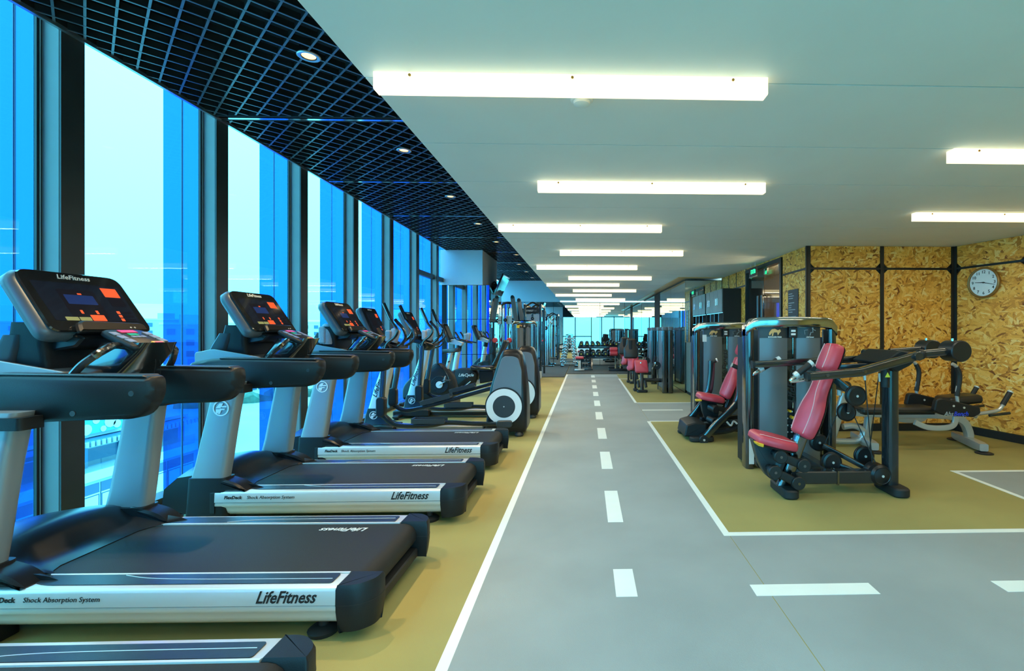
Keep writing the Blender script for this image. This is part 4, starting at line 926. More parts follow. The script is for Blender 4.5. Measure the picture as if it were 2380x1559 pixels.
def tower(T, x0, x1, y, zt, title, depth=0.34, stack=True):
    w = x1-x0
    # shiny arched head band, bowed to the front
    N = 14; rr = []
    for k in range(N+1):
        t = -1+2*k/N; x = x0+w*(t+1)/2
        e = max(0, abs(t)-0.80)/0.20
        zc = zt-0.045-0.075*e*e-0.012*t*t; yf = y-0.055*(1-t*t)
        rr.append([(x, yy, zz) for yy, zz in rpoly([(yf, zc-0.052), (yf, zc+0.048), (yf+0.14, zc+0.048), (yf+0.14, zc-0.052)], 0.012, 2)])
    wobj('head_band', MB().rings(rr), 'band_chrome', T, ang=50)
    for a, b in ((x0, x0+0.085), (x1-0.085, x1)):
        wobj('tower_post', MB().prism(rpoly([(a, y), (b, y), (b, y+0.16), (a, y+0.16)], 0.035, 4), 'z', 0.002, zt-0.12), 'gloss_black', T, ang=50)
        wobj('post_inner', MB().box(min(a, b)+0.02, max(a, b)-0.02, y+0.16, y+depth, 0.03, zt-0.2), 'soft_black', T, smooth=False)
    ip = x0+0.135
    lp, rp = (ip, x0+w*0.455), (x0+w*0.555, x1-0.165)
    for a, b in (lp, rp):
        K = 8; sec = []
        for k in range(K+1):
            t = -1+2*k/K; sec.append((a+(b-a)*k/K, y+0.015-0.03*(1-t*t)))
        poly = sec+[(b, y+0.06), (a, y+0.06)]
        s = wobj('shroud', MB().prism(poly, 'z', 0.03, zt-0.10), 'shroud_grey', T, ang=30)
        wobj('placard', MB().prism([(x, yy-0.002) for x, yy in sec]+[(x, yy+0.001) for x, yy in reversed(sec)], 'z', zt-0.205, zt-0.102), 'charcoal', T, s)
        yc = y-0.0185; cx = (a+b)/2
        if a == lp[0]:
            body = [(-0.055, 0.0), (-0.03, 0.03), (0.0, 0.035), (0.03, 0.02), (0.05, 0.03), (0.06, 0.01), (0.045, -0.005), (0.03, -0.03), (0.022, 0.0), (-0.01, 0.0), (-0.02, -0.035), (-0.03, -0.035), (-0.025, 0.0), (-0.05, -0.03), (-0.06, -0.02)]
            wobj('muscle_figure', MB().prism([(cx+px_, zt-0.15+pz_) for px_, pz_ in body], 'y', yc-0.004, yc-0.001), 'print_tan', T, s, smooth=False)
            if title: wlet(T, s, title, 0.017, (cx, yc-0.001, zt-0.196), VX, VZ, 'print_white', 0, 'placard_lettering', 0.0006)
        else:
            wobj('seat_diagram', MB().tube([(cx-0.05, yc-0.003, zt-0.17), (cx-0.055, yc-0.003, zt-0.13), (cx-0.02, yc-0.003, zt-0.125)], 0.0022, 5, 0).tube([(cx+0.0, yc-0.003, zt-0.18), (cx+0.01, yc-0.003, zt-0.15), (cx+0.03, yc-0.003, zt-0.15), (cx+0.028, yc-0.003, zt-0.12), (cx+0.055, yc-0.003, zt-0.132)], 0.004, 5, 0).cyl((cx+0.027, yc-0.005, zt-0.111), (cx+0.027, yc-0.001, zt-0.111), 0.008, n=10), 'print_grey', T, s)
            wlet(T, s, 'LifeFitness', 0.018, (cx, yc-0.001, zt-0.196), VX, VZ, 'print_white', LOGO_SH, 'placard_lettering', 0.0004)
    # counter box and see-through strip with lettering
    cx = (lp[1]+rp[0])/2
    cb = wobj('counter', MB().box(lp[1]+0.004, rp[0]-0.004, y-0.02, y+0.05, zt-0.205, zt-0.098, 0.006), 'black_plastic', T)
    for z0, z1, m in ((0.145, 0.125, 'print_white'), (0.178, 0.158, 'print_white')): wobj('counter_label', MB().box(cx-0.022, cx+0.022, y-0.0215, y-0.0202, zt-z0, zt-z1), m, T, cb, smooth=False)
    gl = wobj('stack_window', MB().box(lp[1]+0.002, rp[0]-0.002, y+0.02, y+0.025, 0.66, zt-0.21), 'clear_glass', T, smooth=False)
    wlet(T, gl, 'LifeFitness', 0.105, (cx, y+0.0185, 0.86), VZ, -VX, 'print_black', LOGO_SH, 'stack_lettering', 0.002)
    if stack:
        for k in range(15):
            pl = wobj('weight_plate', MB().box(lp[1]-0.09, rp[0]+0.09, y+0.07, y+0.20, 0.06+0.034*k, 0.091+0.034*k), 'weight_black', T, smooth=False)
            if k % 2 == 0:
                for sx in (-0.022, 0.022): wobj('weight_mark', MB().box(cx+sx-0.009, cx+sx+0.009, y+0.0685, y+0.0698, 0.069+0.034*k, 0.083+0.034*k), 'print_white', T, pl, smooth=False)
        wobj('selector_pin', MB().cyl((cx+0.012, y+0.0, 0.50), (cx+0.012, y+0.07, 0.50), 0.016, n=12), 'yellow', T)
        wobj('selector_pin', MB().cyl((cx-0.018, y+0.0, 0.565), (cx-0.018, y+0.07, 0.565), 0.012, n=12), 'yellow', T)
        for sx in (-0.06, 0.06): wobj('guide_rod', MB().cyl((cx+sx, y+0.13, 0.05), (cx+sx, y+0.13, zt-0.08), 0.010, n=10), 'chrome', T)
        wobj('stack_cable', MB().cyl((cx, y+0.13, 0.57), (cx, y+0.13, zt-0.1), 0.004, n=6), 'rubber_black', T)
    wobj('base_crossbar', MB().box(x0+0.08, x1-0.08, y+0.02, y+0.12, 0.03, 0.11, 0.01), 'frame_black', T)
    wobj('rear_shroud', MB().box(ip, rp[1], y+depth-0.03, y+depth, 0.05, zt-0.12, 0.012), 'shroud_grey', T)
def disc(T, parent, c, r, t, m='weight_black', name='pulley', sgn=-1, n=24):
    """pulley wheel with its axle along y, rim grooves and a bolt"""
    c = Vector(c)
    p = wobj(name, MB().lathe(c+Vector((0, t/2, 0)), (0, -1, 0), [(r*0.80, 0), (r, t*0.12), (r, t*0.36), (r*0.90, t*0.5), (r, t*0.64), (r, t*0.88), (r*0.80, t), (r*0.74, t*0.98), (r*0.30, t*1.03), (0.002, t*1.04)], n), m, T, parent, ang=25)
    wobj('axle_bolt', MB().cyl(c+Vector((0, -t*0.54, 0)), c+Vector((0, -t*0.54-0.006, 0)), 0.011, n=8), 'silver', T, p)
    return p
def link_arm(T, a, b, y, r=0.055, th=0.04):
    a, b = Vector((a[0], y, a[1])), Vector((b[0], y, b[1]))
    l = wobj('link_arm', MB().bar(a, b, th*0.6, r*1.25, (0, 1, 0) if False else (0, 0, 1), 0.01), 'black_plastic', T)
    for c in (a, b):
        d = wobj('link_cap', MB().cyl(c+Vector((0, th*0.55, 0)), c-Vector((0, th*0.75, 0)), r, n=24, bev=0.006), 'black_plastic', T, l)
        wobj('cap_bolt', MB().cyl(c-Vector((0, th*0.75, 0)), c-Vector((0, th*0.75+0.004, 0)), 0.012, n=8), 'dark_chrome', T, l)
def lozenge_foot(T, c, lx, ly, h, name='floor_foot'):
    wobj(name, MB().prism(rpoly(rect(c[0]-lx/2, c[0]+lx/2, c[1]-ly/2, c[1]+ly/2), min(lx, ly)*0.45, 5), 'z', 0.001, h, 0.012), 'rubber_black', T)
# ------------------------------------------------------------------ shoulder press
T = thing('shoulder_press_machine', 'black shoulder press machine with burgundy seat and long lever arms, nearest on the right', 'weight machine', (2.05, 4.4, 0))
tower(T, 1.575, 2.48, 4.72, 1.492, 'SHOULDER PRESS')
YS = 4.02
lozenge_foot(T, (1.66, 4.02), 0.13, 0.36, 0.075); lozenge_foot(T, (2.575, 4.02), 0.14, 0.34, 0.075)
wobj('base_beam', MB().box(1.70, 2.56, YS-0.05, YS+0.05, 0.085, 0.19, 0.012), 'frame_black', T)
wobj('link_beam', MB().box(2.06, 2.15, YS+0.051, 4.74, 0.09, 0.17, 0.01), 'frame_black', T)
wobj('rear_post', MB().prism(rpoly(rect(2.515, 2.61, YS-0.06, YS+0.06), 0.03, 3), 'z', 0.06, 1.13), 'frame_black', T, ang=50)
wobj('base_clamp', MB().box(2.085, 2.10, YS-0.056, YS+0.056, 0.078, 0.196), 'dark_chrome', T, smooth=False)
wobj('seat_column', MB().bar((1.645, YS, 0.055), (1.80, YS, 0.47), 0.095, 0.085, (0, 1, 0), 0.02), 'dark_chrome', T)
wobj('back_spine', MB().bar((1.79, YS, 0.45), (2.10, YS, 1.16), 0.07, 0.06, (0, 1, 0), 0.012), 'frame_black', T)
wobj('seat_bracket', MB().prism(rpoly([(1.385, 0.455), (1.64, 0.42), (1.66, 0.30), (1.60, 0.10), (1.52, 0.13), (1.44, 0.25)], [0.01, 0.01, 0.05, 0.04, 0.05, 0.1], 5), 'y', YS-0.02, YS+0.06, 0.006), 'charcoal', T)
for yy in (3.875, 4.165):
    link_arm(T, (1.565, 0.345), (1.755, 0.272), yy); link_arm(T, (1.52, 0.222), (1.71, 0.131), yy)
wobj('link_shaft', MB().cyl((1.755, 3.9, 0.272), (1.755, 4.14, 0.272), 0.03, n=14).cyl((1.71, 3.9, 0.131), (1.71, 4.14, 0.131), 0.03, n=14).cyl((1.565, 3.9, 0.345), (1.565, 4.14, 0.345), 0.028, n=14).cyl((1.52, 3.9, 0.222), (1.52, 4.14, 0.222), 0.028, n=14), 'soft_black', T)
wobj('gas_spring', MB().cyl((1.60, YS, 0.20), (1.66, YS, 0.34), 0.045, n=16), 'charcoal', T)
su = Vector((0.35, 0, -0.085)).normalized()
pad(T, 'seat_pad', (1.37, YS, 0.455), su, [(-0.16, 0.02), (0.16, 0.02), (0.19, 0.2), (0.15, 0.36), (-0.15, 0.36), (-0.19, 0.2)], 0.075, r=(0, -1, 0), stitch=[[(0.135, 0.02), (0.15, 0.2), (0.125, 0.34)], [(0.128, 0.02), (0.143, 0.2), (0.118, 0.34)]])
wobj('seat_lever', MB().prism(rpoly([(1.365, 0.462), (1.425, 0.452), (1.42, 0.425), (1.375, 0.44)], 0.006), 'y', 3.84, 3.93, 0.004), 'yellow', T)
bu = Vector((0.37, 0, 0.93)).normalized()
bo = Vector((1.835, YS, 0.462))
pad(T, 'back_pad', bo, bu, [(-0.15, 0.0), (0.15, 0.0), (0.175, 0.12), (0.165, 0.26), (0.105, 0.40), (0.10, 0.56), (-0.10, 0.56), (-0.105, 0.40), (-0.165, 0.26), (-0.175, 0.12)], 0.085, stitch=[[(sx*s_, yy) for sx, yy in ((0.115, 0.03), (0.125, 0.15), (0.11, 0.27), (0.062, 0.40), (0.06, 0.54))] for s_ in (1, 0.93, -1, -0.93)])
pad(T, 'head_pad', bo+bu*0.575, bu, [(-0.10, 0.0), (0.10, 0.0), (0.11, 0.12), (0.09, 0.25), (-0.09, 0.25), (-0.11, 0.12)], 0.11, stitch=[[(0.065*s_, 0.02), (0.07*s_, 0.12), (0.055*s_, 0.23)] for s_ in (1, 0.88, -1, -0.88)])
# lever arms with handles
YN, YF = 3.80, 4.38
la = wobj('lever_arm', MB().tube([(1.765, YN, 0.995), (1.90, YN, 1.008), (2.18, YN, 1.03), (2.30, YN, 1.065), (2.66, YN, 1.165)], 0.033, 8, 0, sq=1.0), 'gloss_black', T, ang=50)
wobj('arm_end_cap', MB().bar((1.742, YN, 0.993), (1.766, YN, 0.995), 0.072, 0.072, (0, 0, 1), 0.018), 'soft_black', T, la)
for x_, z_ in ((1.90, 1.008), (2.20, 1.037)): wobj('arm_bolt', MB().cyl((x_, YN-0.033, z_), (x_, YN-0.041, z_), 0.014, n=8), 'dark_chrome', T, la)
lf_ = wobj('lever_arm', MB().tube([(1.53, YF, 1.052), (1.80, YF, 1.066), (2.45, YF, 1.098), (2.62, YF, 1.11), (2.80, YF, 1.155)], 0.031, 8, 0, sq=1.0), 'gloss_black', T, ang=50)
wobj('arm_end_cap', MB().bar((1.51, YF, 1.051), (1.531, YF, 1.052), 0.07, 0.07, (0, 0, 1), 0.018), 'soft_black', T, lf_)
for par, y, pts in ((la, YN, ((1878, 880), (1838, 886), (1850, 872), (1887, 843))), (lf_, YF, ((1766, 862), (1752, 870), (1768, 858), (1812, 834)))):
    P = [PYw(u, v, y+0.06) for u, v in pts]
    h = wobj('handle_tube', MB().tube([P[0], P[1], P[2], P[3]], 0.014, 8, 4), 'chrome', T, par)
    g0, g1 = P[2].lerp(P[3], 0.12), P[2].lerp(P[3], 0.86)
    wobj('grip', MB().cyl(g0, g1, 0.026, n=14), 'rubber_black', T, par)
    for a, b in ((P[2].lerp(P[3], -0.06), g0), (g1, P[2].lerp(P[3], 1.02))): wobj('grip_ring', MB().cyl(a, b, 0.029, n=14), 'silver', T, par)
P0, P1 = PYw(1903, 862, 4.06), PYw(1918, 872, 4.25)
wobj('grip', MB().cyl(P0, P1, 0.026, n=14), 'rubber_black', T, lf_)
# pivot head, cross shaft, counterweights
wobj('pivot_head', MB().prism(rpoly([(2.40, 1.10), (2.52, 1.02), (2.64, 1.08), (2.72, 1.17), (2.55, 1.20)], 0.02), 'y', 3.86, 4.32, 0.01), 'soft_black', T)
wobj('cross_tube', MB().cyl((2.62, 3.74, 1.155), (2.62, 4.5, 1.155), 0.032, n=16), 'frame_black', T)
wobj('stop_bumper', MB().cyl((2.42, 3.86, 1.05), (2.42, 3.86, 0.90), 0.032, n=16, bev=0.004), 'soft_black', T)
wobj('pinch_sign', MB().prism([(2.398, 0.985), (2.442, 0.985), (2.42, 1.025)], 'y', 3.8255, 3.8275), 'yellow_sign', T, smooth=False)
for y, xw, zw, x0_ in ((3.80, 2.945, 1.197, 2.66), (4.40, 3.16, 1.19, 2.80)):
    ws_ = wobj('weight_shaft', MB().cyl((x0_, y, zw-0.025), (xw, y, zw), 0.03, n=16), 'frame_black', T)
    if y < 4: wobj('shaft_ball', MB().sphere((x0_+0.01, y, zw-0.028), 0.043), 'soft_black', T, ws_)
    cw = wobj('counterweight', MB().cyl((xw+0.01, y+0.09, zw), (xw+0.01, y-0.07, zw), 0.084, n=32, bev=0.008), 'weight_black', T, ws_)
    wobj('weight_hook', MB().cyl((xw-0.03, y-0.02, zw+0.08), (xw-0.03, y-0.02, zw+0.10), 0.010, n=8), 'chrome', T, cw)
wobj('pivot_bracket', MB().bar((2.52, 4.1, 1.06), (2.22, 4.42, 1.01), 0.05, 0.06, (0, 0, 1), 0.01), 'frame_black', T)
# pulleys and cables
PL = [('a', (2.29, 4.06, 0.806), 0.086), ('b', (2.286, 4.20, 0.645), 0.080), ('c', (2.135, 4.40, 0.335), 0.080), ('d', (2.125, 4.14, 0.225), 0.082), ('e', (2.455, 4.22, 0.255), 0.085), ('f', (2.455, 4.03, 0.155), 0.088)]
for nm, c, r in PL: disc(T, None, c, r, 0.05 if nm != 'f' else 0.16)
for p0_, p1_, w_, h_, up_ in (((2.25, 4.12, 0.86), (2.16, 4.18, 0.95), 0.07, 0.06, VZ), ((2.29, 4.13, 0.80), (2.286, 4.16, 0.65), 0.04, 0.02, VY), ((2.12, 4.18, 0.22), (2.35, 4.06, 0.13), 0.05, 0.05, VZ), ((2.13, 4.30, 0.33), (2.44, 4.10, 0.16), 0.04, 0.04, VZ)): wobj('pulley_bracket', MB().bar(p0_, p1_, w_, h_, up_, 0.008), 'frame_black', T)
wobj('cable', MB().tube([(2.50, 4.22, 0.25), (2.47, 4.02, 1.02)], 0.0045, 6, 0).tube([(2.41, 4.02, 0.25), (2.36, 4.05, 1.02)], 0.0045, 6, 0).tube([(2.36, 4.20, 0.60), (2.47, 4.04, 0.2)], 0.0045, 6, 0).tube([(2.20, 4.20, 0.62), (2.13, 4.3, 0.30)], 0.0045, 6, 0).tube([(2.16, 4.25, 0.27), (2.42, 4.2, 0.19)], 0.0045, 6, 0), 'rubber_black', T)
wobj('cable_end', MB().cyl((2.36, 4.05, 1.0), (2.365, 4.05, 0.94), 0.012, n=10), 'silver', T); wobj('cable_end', MB().cyl((2.47, 4.02, 1.0), (2.475, 4.02, 0.93), 0.010, n=10), 'silver', T)
wobj('warning_label', MB().box(1.60, 1.65, 4.7175, 4.7195, 0.05, 0.33), 'print_white', T, smooth=False)
wobj('crossbar_top', MB().bar((2.20, 4.1, 1.00), (2.20, 4.74, 1.00), 0.06, 0.06, (0, 0, 1), 0.01), 'frame_black', T)

# ------------------------------------------------------------------ chest press
T = thing('chest_press_machine', 'black chest press machine with burgundy seat between the shoulder press and the lockers', 'weight machine', (1.95, 6.5, 0))
tower(T, 1.545, 2.425, 6.87, 1.478, 'CHEST PRESS')
YS = 6.22
bt_ = wobj('base_block', MB().prism(rpoly([(1.22, 0.045), (1.50, 0.045), (1.50, 0.20), (1.36, 0.22), (1.25, 0.19)], 0.02), 'y', 5.98, 6.46, 0.015), 'soft_black', T)
lozenge_foot(T, (1.42, 5.93), 0.30, 0.14, 0.06); lozenge_foot(T, (1.30, 6.42), 0.16, 0.12, 0.045)
wobj('base_beam', MB().box(1.45, 2.40, YS-0.05, YS+0.05, 0.06, 0.16, 0.012), 'frame_black', T)
wobj('link_beam', MB().box(2.0, 2.08, YS+0.051, 6.88, 0.07, 0.15, 0.01), 'frame_black', T)
wobj('side_rail', MB().tube([(1.50, 5.98, 0.09), (1.80, 6.0, 0.12), (2.05, 6.05, 0.22), (2.35, 6.12, 0.36)], 0.035, 8, 5), 'frame_black', T)
wobj('back_spine', MB().bar((1.76, YS, 0.16), (2.10, YS, 1.18), 0.07, 0.06, (0, 1, 0), 0.012), 'frame_black', T)
wobj('seat_bracket', MB().prism(rpoly([(1.47, 0.50), (1.66, 0.47), (1.72, 0.32), (1.66, 0.16), (1.56, 0.18), (1.50, 0.30)], 0.05, 4), 'y', YS-0.03, YS+0.05, 0.006), 'soft_black', T)
for z_, x_ in ((0.39, 1.60), (0.24, 1.585)):
    wobj('link_roller', MB().cyl((x_-0.02, YS-0.10, z_), (x_+0.02, YS-0.24, z_-0.01), 0.05, n=20, bev=0.008), 'black_plastic', T)
    wobj('link_arm', MB().bar((x_, YS-0.1, z_), (1.78, YS-0.1, z_-0.04), 0.03, 0.06, (0, 0, 1), 0.01), 'black_plastic', T)
pad(T, 'seat_pad', (1.415, YS, 0.495), Vector((0.33, 0, -0.06)), [(-0.15, 0.02), (0.15, 0.02), (0.18, 0.2), (0.14, 0.35), (-0.14, 0.35), (-0.18, 0.2)], 0.075, r=(0, -1, 0), stitch=[[(-0.13, 0.02), (-0.15, 0.2), (-0.12, 0.33)]])
wobj('seat_lever', MB().box(1.375, 1.45, 6.03, 6.10, 0.475, 0.497, 0.006), 'yellow', T)
bu = Vector((0.37, 0, 0.93)).normalized(); bo = Vector((1.82, YS, 0.48))
pad(T, 'back_pad', bo, bu, [(-0.15, 0.0), (0.15, 0.0), (0.175, 0.12), (0.165, 0.26), (0.105, 0.40), (0.10, 0.56), (-0.10, 0.56), (-0.105, 0.40), (-0.165, 0.26), (-0.175, 0.12)], 0.085, stitch=[[(0.115*s_, 0.03), (0.12*s_, 0.2), (0.06*s_, 0.42), (0.06*s_, 0.54)] for s_ in (1, -1)])
pad(T, 'head_pad', bo+bu*0.575, bu, [(-0.10, 0.0), (0.10, 0.0), (0.11, 0.12), (0.07, 0.25), (-0.07, 0.25), (-0.11, 0.12)], 0.11)
for y, P in ((5.90, [(1634, 1020), (1675, 975), (1712, 938), (1720, 905), (1722, 850)]), (6.52, [(1588, 990), (1622, 950), (1645, 915), (1652, 880), (1654, 838)])):
    W = [PYw(u, v, y) for u, v in P]
    pa = wobj('press_arm', MB().tube(W, 0.040, 8, 5, sq=1.0, up=(0, 1, 0)), 'gloss_black', T, ang=50)
    dc = wobj('arm_pivot', MB().cyl(W[0]+VY*0.05, W[0]-VY*0.06, 0.058, n=24, bev=0.008), 'black_plastic', T, pa)
    wobj('pivot_bolt', MB().cyl(W[0]-VY*0.06, W[0]-VY*0.066, 0.014, n=8), 'silver', T, dc)
    s_ = 1 if y < 6 else -1
    a = W[-1]+Vector((-0.02, 0.01*s_, -0.03)); b = a+Vector((-0.075*s_, 0.02*s_, 0.035))
    wobj('grip', MB().cyl(a, b, 0.026, n=14), 'rubber_black', T, pa); wobj('grip_ring', MB().cyl(b, b+(b-a).normalized()*0.018, 0.029, n=14), 'silver', T, pa)
wobj('stop_bumper', MB().cyl((1.97, 5.95, 0.08), (1.97, 5.95, 0.22), 0.034, n=16), 'soft_black', T)
wobj('pinch_sign', MB().prism([(1.948, 0.18), (1.992, 0.18), (1.97, 0.22)], 'y', 5.912, 5.9145), 'yellow_sign', T, smooth=False)
wobj('foot_lever', MB().tube([(1.76, 6.02, 0.22), (1.80, 5.98, 0.18), (1.84, 6.0, 0.23), (1.88, 5.98, 0.2)], 0.012, 7), 'silver', T)
wobj('inner_frame', MB().bar((1.50, 6.30, 0.20), (2.3, 6.50, 0.22), 0.06, 0.06, (0, 0, 1), 0.01).bar((1.95, 6.1, 0.12), (2.3, 6.6, 0.35), 0.05, 0.05, (0, 0, 1), 0.01), 'frame_black', T)
wobj('side_label', MB().box(1.66, 1.72, 6.8685, 6.8695, 1.20, 1.30), 'print_white', T, smooth=False)

# ------------------------------------------------------------------ abdominal bench
T = thing('abs_bench', 'silver framed abdominal crunch bench with black pads in front of the board walls', 'bench', (3.85, 5.6, 0))
def bfoot(x0, y0, x1, y1):
    a, b = Vector((x0, y0, 0.065)), Vector((x1, y1, 0.065))
    f = wobj('floor_bar', MB().tube([a, a.lerp(b, 0.15), a.lerp(b, 0.85), b], [0.042, 0.05, 0.05, 0.042], 10, 0, sq=0.95), 'bench_silver', T, ang=50)
    for c in (a, b): wobj('rubber_pad', MB().lathe((c.x, c.y, 0), (0, 0, 1), [(0.085, 0.001), (0.088, 0.010), (0.07, 0.016)], 20), 'rubber_black', T, f)
bfoot(4.40, 5.24, 4.60, 5.92); bfoot(3.22, 5.32, 3.34, 5.96)
wobj('main_rail', MB().tube([(3.15, 5.62, 0.40), (3.5, 5.60, 0.385), (4.0, 5.59, 0.375), (4.25, 5.58, 0.36), (4.42, 5.58, 0.30), (4.49, 5.58, 0.18), (4.50, 5.58, 0.085)], 0.042, 10, 6, sq=0.9, up=(0, 1, 0)), 'bench_silver', T, ang=50)
wobj('front_leg', MB().bar((3.30, 5.64, 0.09), (3.33, 5.62, 0.37), 0.07, 0.07, (0, 1, 0), 0.015), 'bench_silver', T)
wobj('foot_hook', MB().tube([(3.02, 5.62, 0.23), (3.15, 5.62, 0.24), (3.26, 5.62, 0.18), (3.20, 5.62, 0.07), (3.02, 5.62, 0.06), (2.86, 5.62, 0.07)], 0.036, 10, 6), 'bench_silver', T)
wobj('ankle_post', MB().bar((2.87, 5.62, 0.05), (3.04, 5.62, 0.62), 0.09, 0.06, (0, 1, 0), 0.015), 'bench_silver', T)
wobj('ankle_roller', MB().cyl((2.98, 5.46, 0.72), (2.98, 5.78, 0.72), 0.062, n=20, bev=0.012), 'black_vinyl', T)
wobj('ankle_tube', MB().tube([(2.98, 5.62, 0.60), (2.97, 5.62, 0.72), (2.92, 5.62, 0.80), (2.82, 5.62, 0.83)], 0.03, 10), 'bench_silver', T)
wobj('seat_cushion', MB().box(3.16, 4.05, 5.46, 5.76, 0.405, 0.475, 0.035), 'black_vinyl', T)
wobj('seat_board', MB().box(3.20, 4.02, 5.48, 5.74, 0.392, 0.404), 'soft_black', T, smooth=False)
o = Vector((4.03, 5.60, 0.49)); u = Vector((0.52, 0, 0.10)).normalized()
pad(T, 'shoulder_cushion', Vector((4.20, 5.62, 0.50)), Vector((0.40, 0, 0.035)), [(-0.14, 0.0), (0.14, 0.0), (0.15, 0.2), (0.13, 0.42), (-0.13, 0.42), (-0.15, 0.2)], 0.08, 'black_vinyl', r=(0, -1, 0))
for y, lab in ((5.36, True), (5.83, False)):
    ap = wobj('arm_plate', MB().prism(rpoly([(3.90, 0.46), (3.93, 0.59), (4.0, 0.60), (4.43, 0.50), (4.44, 0.43), (4.36, 0.385), (4.0, 0.41)], [0.02, 0.03, 0.02, 0.02, 0.02, 0.02, 0.03]), 'y', y-0.035, y+0.035, 0.012), 'soft_black', T)
    for x_, z_ in ((4.12, 0.515), (4.24, 0.495)): wobj('plate_bolt', MB().cyl((x_, y-0.035, z_), (x_, y-0.041, z_), 0.012, n=10), 'silver', T, ap)
    if lab:
        wlet(T, ap, 'Abs', 0.068, (4.115, y-0.0355, 0.425), VX, VZ, 'print_grey', 0.25, 'plate_lettering', 0.001, 'RIGHT'); wlet(T, ap, 'Bench', 0.068, (4.12, y-0.0355, 0.425), VX, VZ, 'print_blue', 0.25, 'plate_lettering', 0.001, 'LEFT')
        wlet(T, ap, 'X2', 0.042, (4.24, y-0.0355, 0.396), VX, VZ, 'print_grey', 0.2, 'plate_lettering')
    wobj('swing_strap', MB().tube([(3.70, y+0.0, 0.33), (3.85, y, 0.27), (4.05, y, 0.265), (4.15, y, 0.30), (4.17, y, 0.39)], 0.03, 8, 5, sq=0.5, up=(0, 1, 0)), 'bench_silver', T)
    pt = (4.19, 0.56) if lab else (4.05, 0.56)
    up_ = wobj('pull_handle', MB().tube([(pt[0]+0.01, y, 0.50), (pt[0]-0.005, y, 0.66), (pt[0]+0.03, y, 0.85), (pt[0]-0.01, y, 0.95), (pt[0]-0.06, y, 0.985)], 0.019, 10, 6), 'bench_silver', T)
    wobj('foam_grip', MB().tube([(pt[0]-0.005, y, 0.62), (pt[0]+0.028, y, 0.84), (pt[0]-0.01, y, 0.95)], 0.027, 10, 6), 'rubber_black', T, up_)
    rr = wobj('rear_handle', MB().tube([(4.42, y, 0.42), (4.58, y, 0.44), (4.68, y, 0.47), (4.74, y, 0.56), (4.80, y, 0.66)], 0.02, 10, 6), 'bench_silver', T)
    wobj('foam_grip', MB().tube([(4.715, y, 0.52), (4.76, y, 0.595), (4.80, y, 0.66)], 0.028, 10, 3), 'rubber_black', T, rr); wobj('grip_cap', MB().cyl((4.80, y, 0.66), (4.807, y, 0.673), 0.029, n=12), 'silver', T, rr)
wobj('rear_strut', MB().bar((4.36, 5.45, 0.44), (4.52, 5.5, 0.36), 0.035, 0.035, (0, 0, 1), 0.008).bar((4.45, 5.6, 0.36), (4.50, 5.6, 0.46), 0.06, 0.05, (0, 1, 0), 0.01), 'bench_silver', T)
wobj('plate_peg', MB().cyl((4.56, 5.36, 0.40), (4.78, 5.34, 0.43), 0.016, n=10).cyl((4.58, 5.70, 0.43), (4.78, 5.70, 0.46), 0.016, n=10), 'frame_black', T)
# ================================================================== THINGS ON AND BY THE BOARD WALLS
# wall clock on the slanted wall
cc = SA+sd*0.40+VZ*1.975+sn*0.0085
T = thing('wall_clock', 'round white wall clock in a brown rim on the slanted board wall', 'clock', cc)
cr = sd; cu = VZ; cn = sd.cross(VZ)
if cn.dot(sn) < 0: cr = -sd; cn = -cn
obj('clock_rim', MB().lathe((0, 0, 0), cn, [(0.19, 0.0), (0.198, 0.01), (0.198, 0.04), (0.188, 0.048), (0.176, 0.044), (0.172, 0.03), (0.172, 0.012)], 48), 'clock_rim', T)
fc = obj('clock_face', MB().cyl(cn*0.012, cn*0.026, 0.174, n=48), 'clock_face', T)
for k in range(1, 13):
    a = PI/2-2*PI*k/12
    lettering(fc, str(k), 0.052, cn*0.0262+cr*(0.135*math.cos(a))+cu*(0.135*math.sin(a)), cr, cu, 'print_black', 0, 'numeral', 0.0008)
lettering(fc, 'Quartz', 0.018, cn*0.0262+cu*0.055, cr, cu, 'print_black', 0, 'dial_mark') if False else None
def hand(nm, ang, L, w, lift):
    a = PI/2-math.radians(ang); d = cr*math.cos(a)+cu*math.sin(a)
    obj(nm, MB().bar(cn*lift-d*0.02, cn*lift+d*L, w, 0.002, cn, 0, w*0.5), 'print_black', T, smooth=False)
hand('hour_hand', 274, 0.105, 0.012, 0.030); hand('minute_hand', 104, 0.145, 0.009, 0.033)
obj('hand_cap', MB().cyl(cn*0.028, cn*0.037, 0.009, n=12), 'print_black', T)
# gym rules poster
T = thing('rules_poster', 'tall black notice board with small white print beside the glass door', 'notice', (X8-0.0005, 6.89, 1.45))
bd = obj('board', MB().box(-0.008, -0.0005, -0.17, 0.17, -0.42, 0.50, 0.0), 'poster_black', T, smooth=False)
random.seed(3)
for k in range(26):
    z = 0.44-0.033*k; L = random.uniform(0.09, 0.25)
    if k in (3, 9, 16): continue
    obj('text_line', MB().box(-0.0092, -0.0082, 0.145-L, 0.145, z-0.005, z+0.005), 'print_grey', bd, smooth=False)
lettering(bd, 'GYM RULES', 0.026, (-0.0085, 0.06, 0.475), (0, -1, 0), VZ, 'print_white', 0, 'heading') if False else None
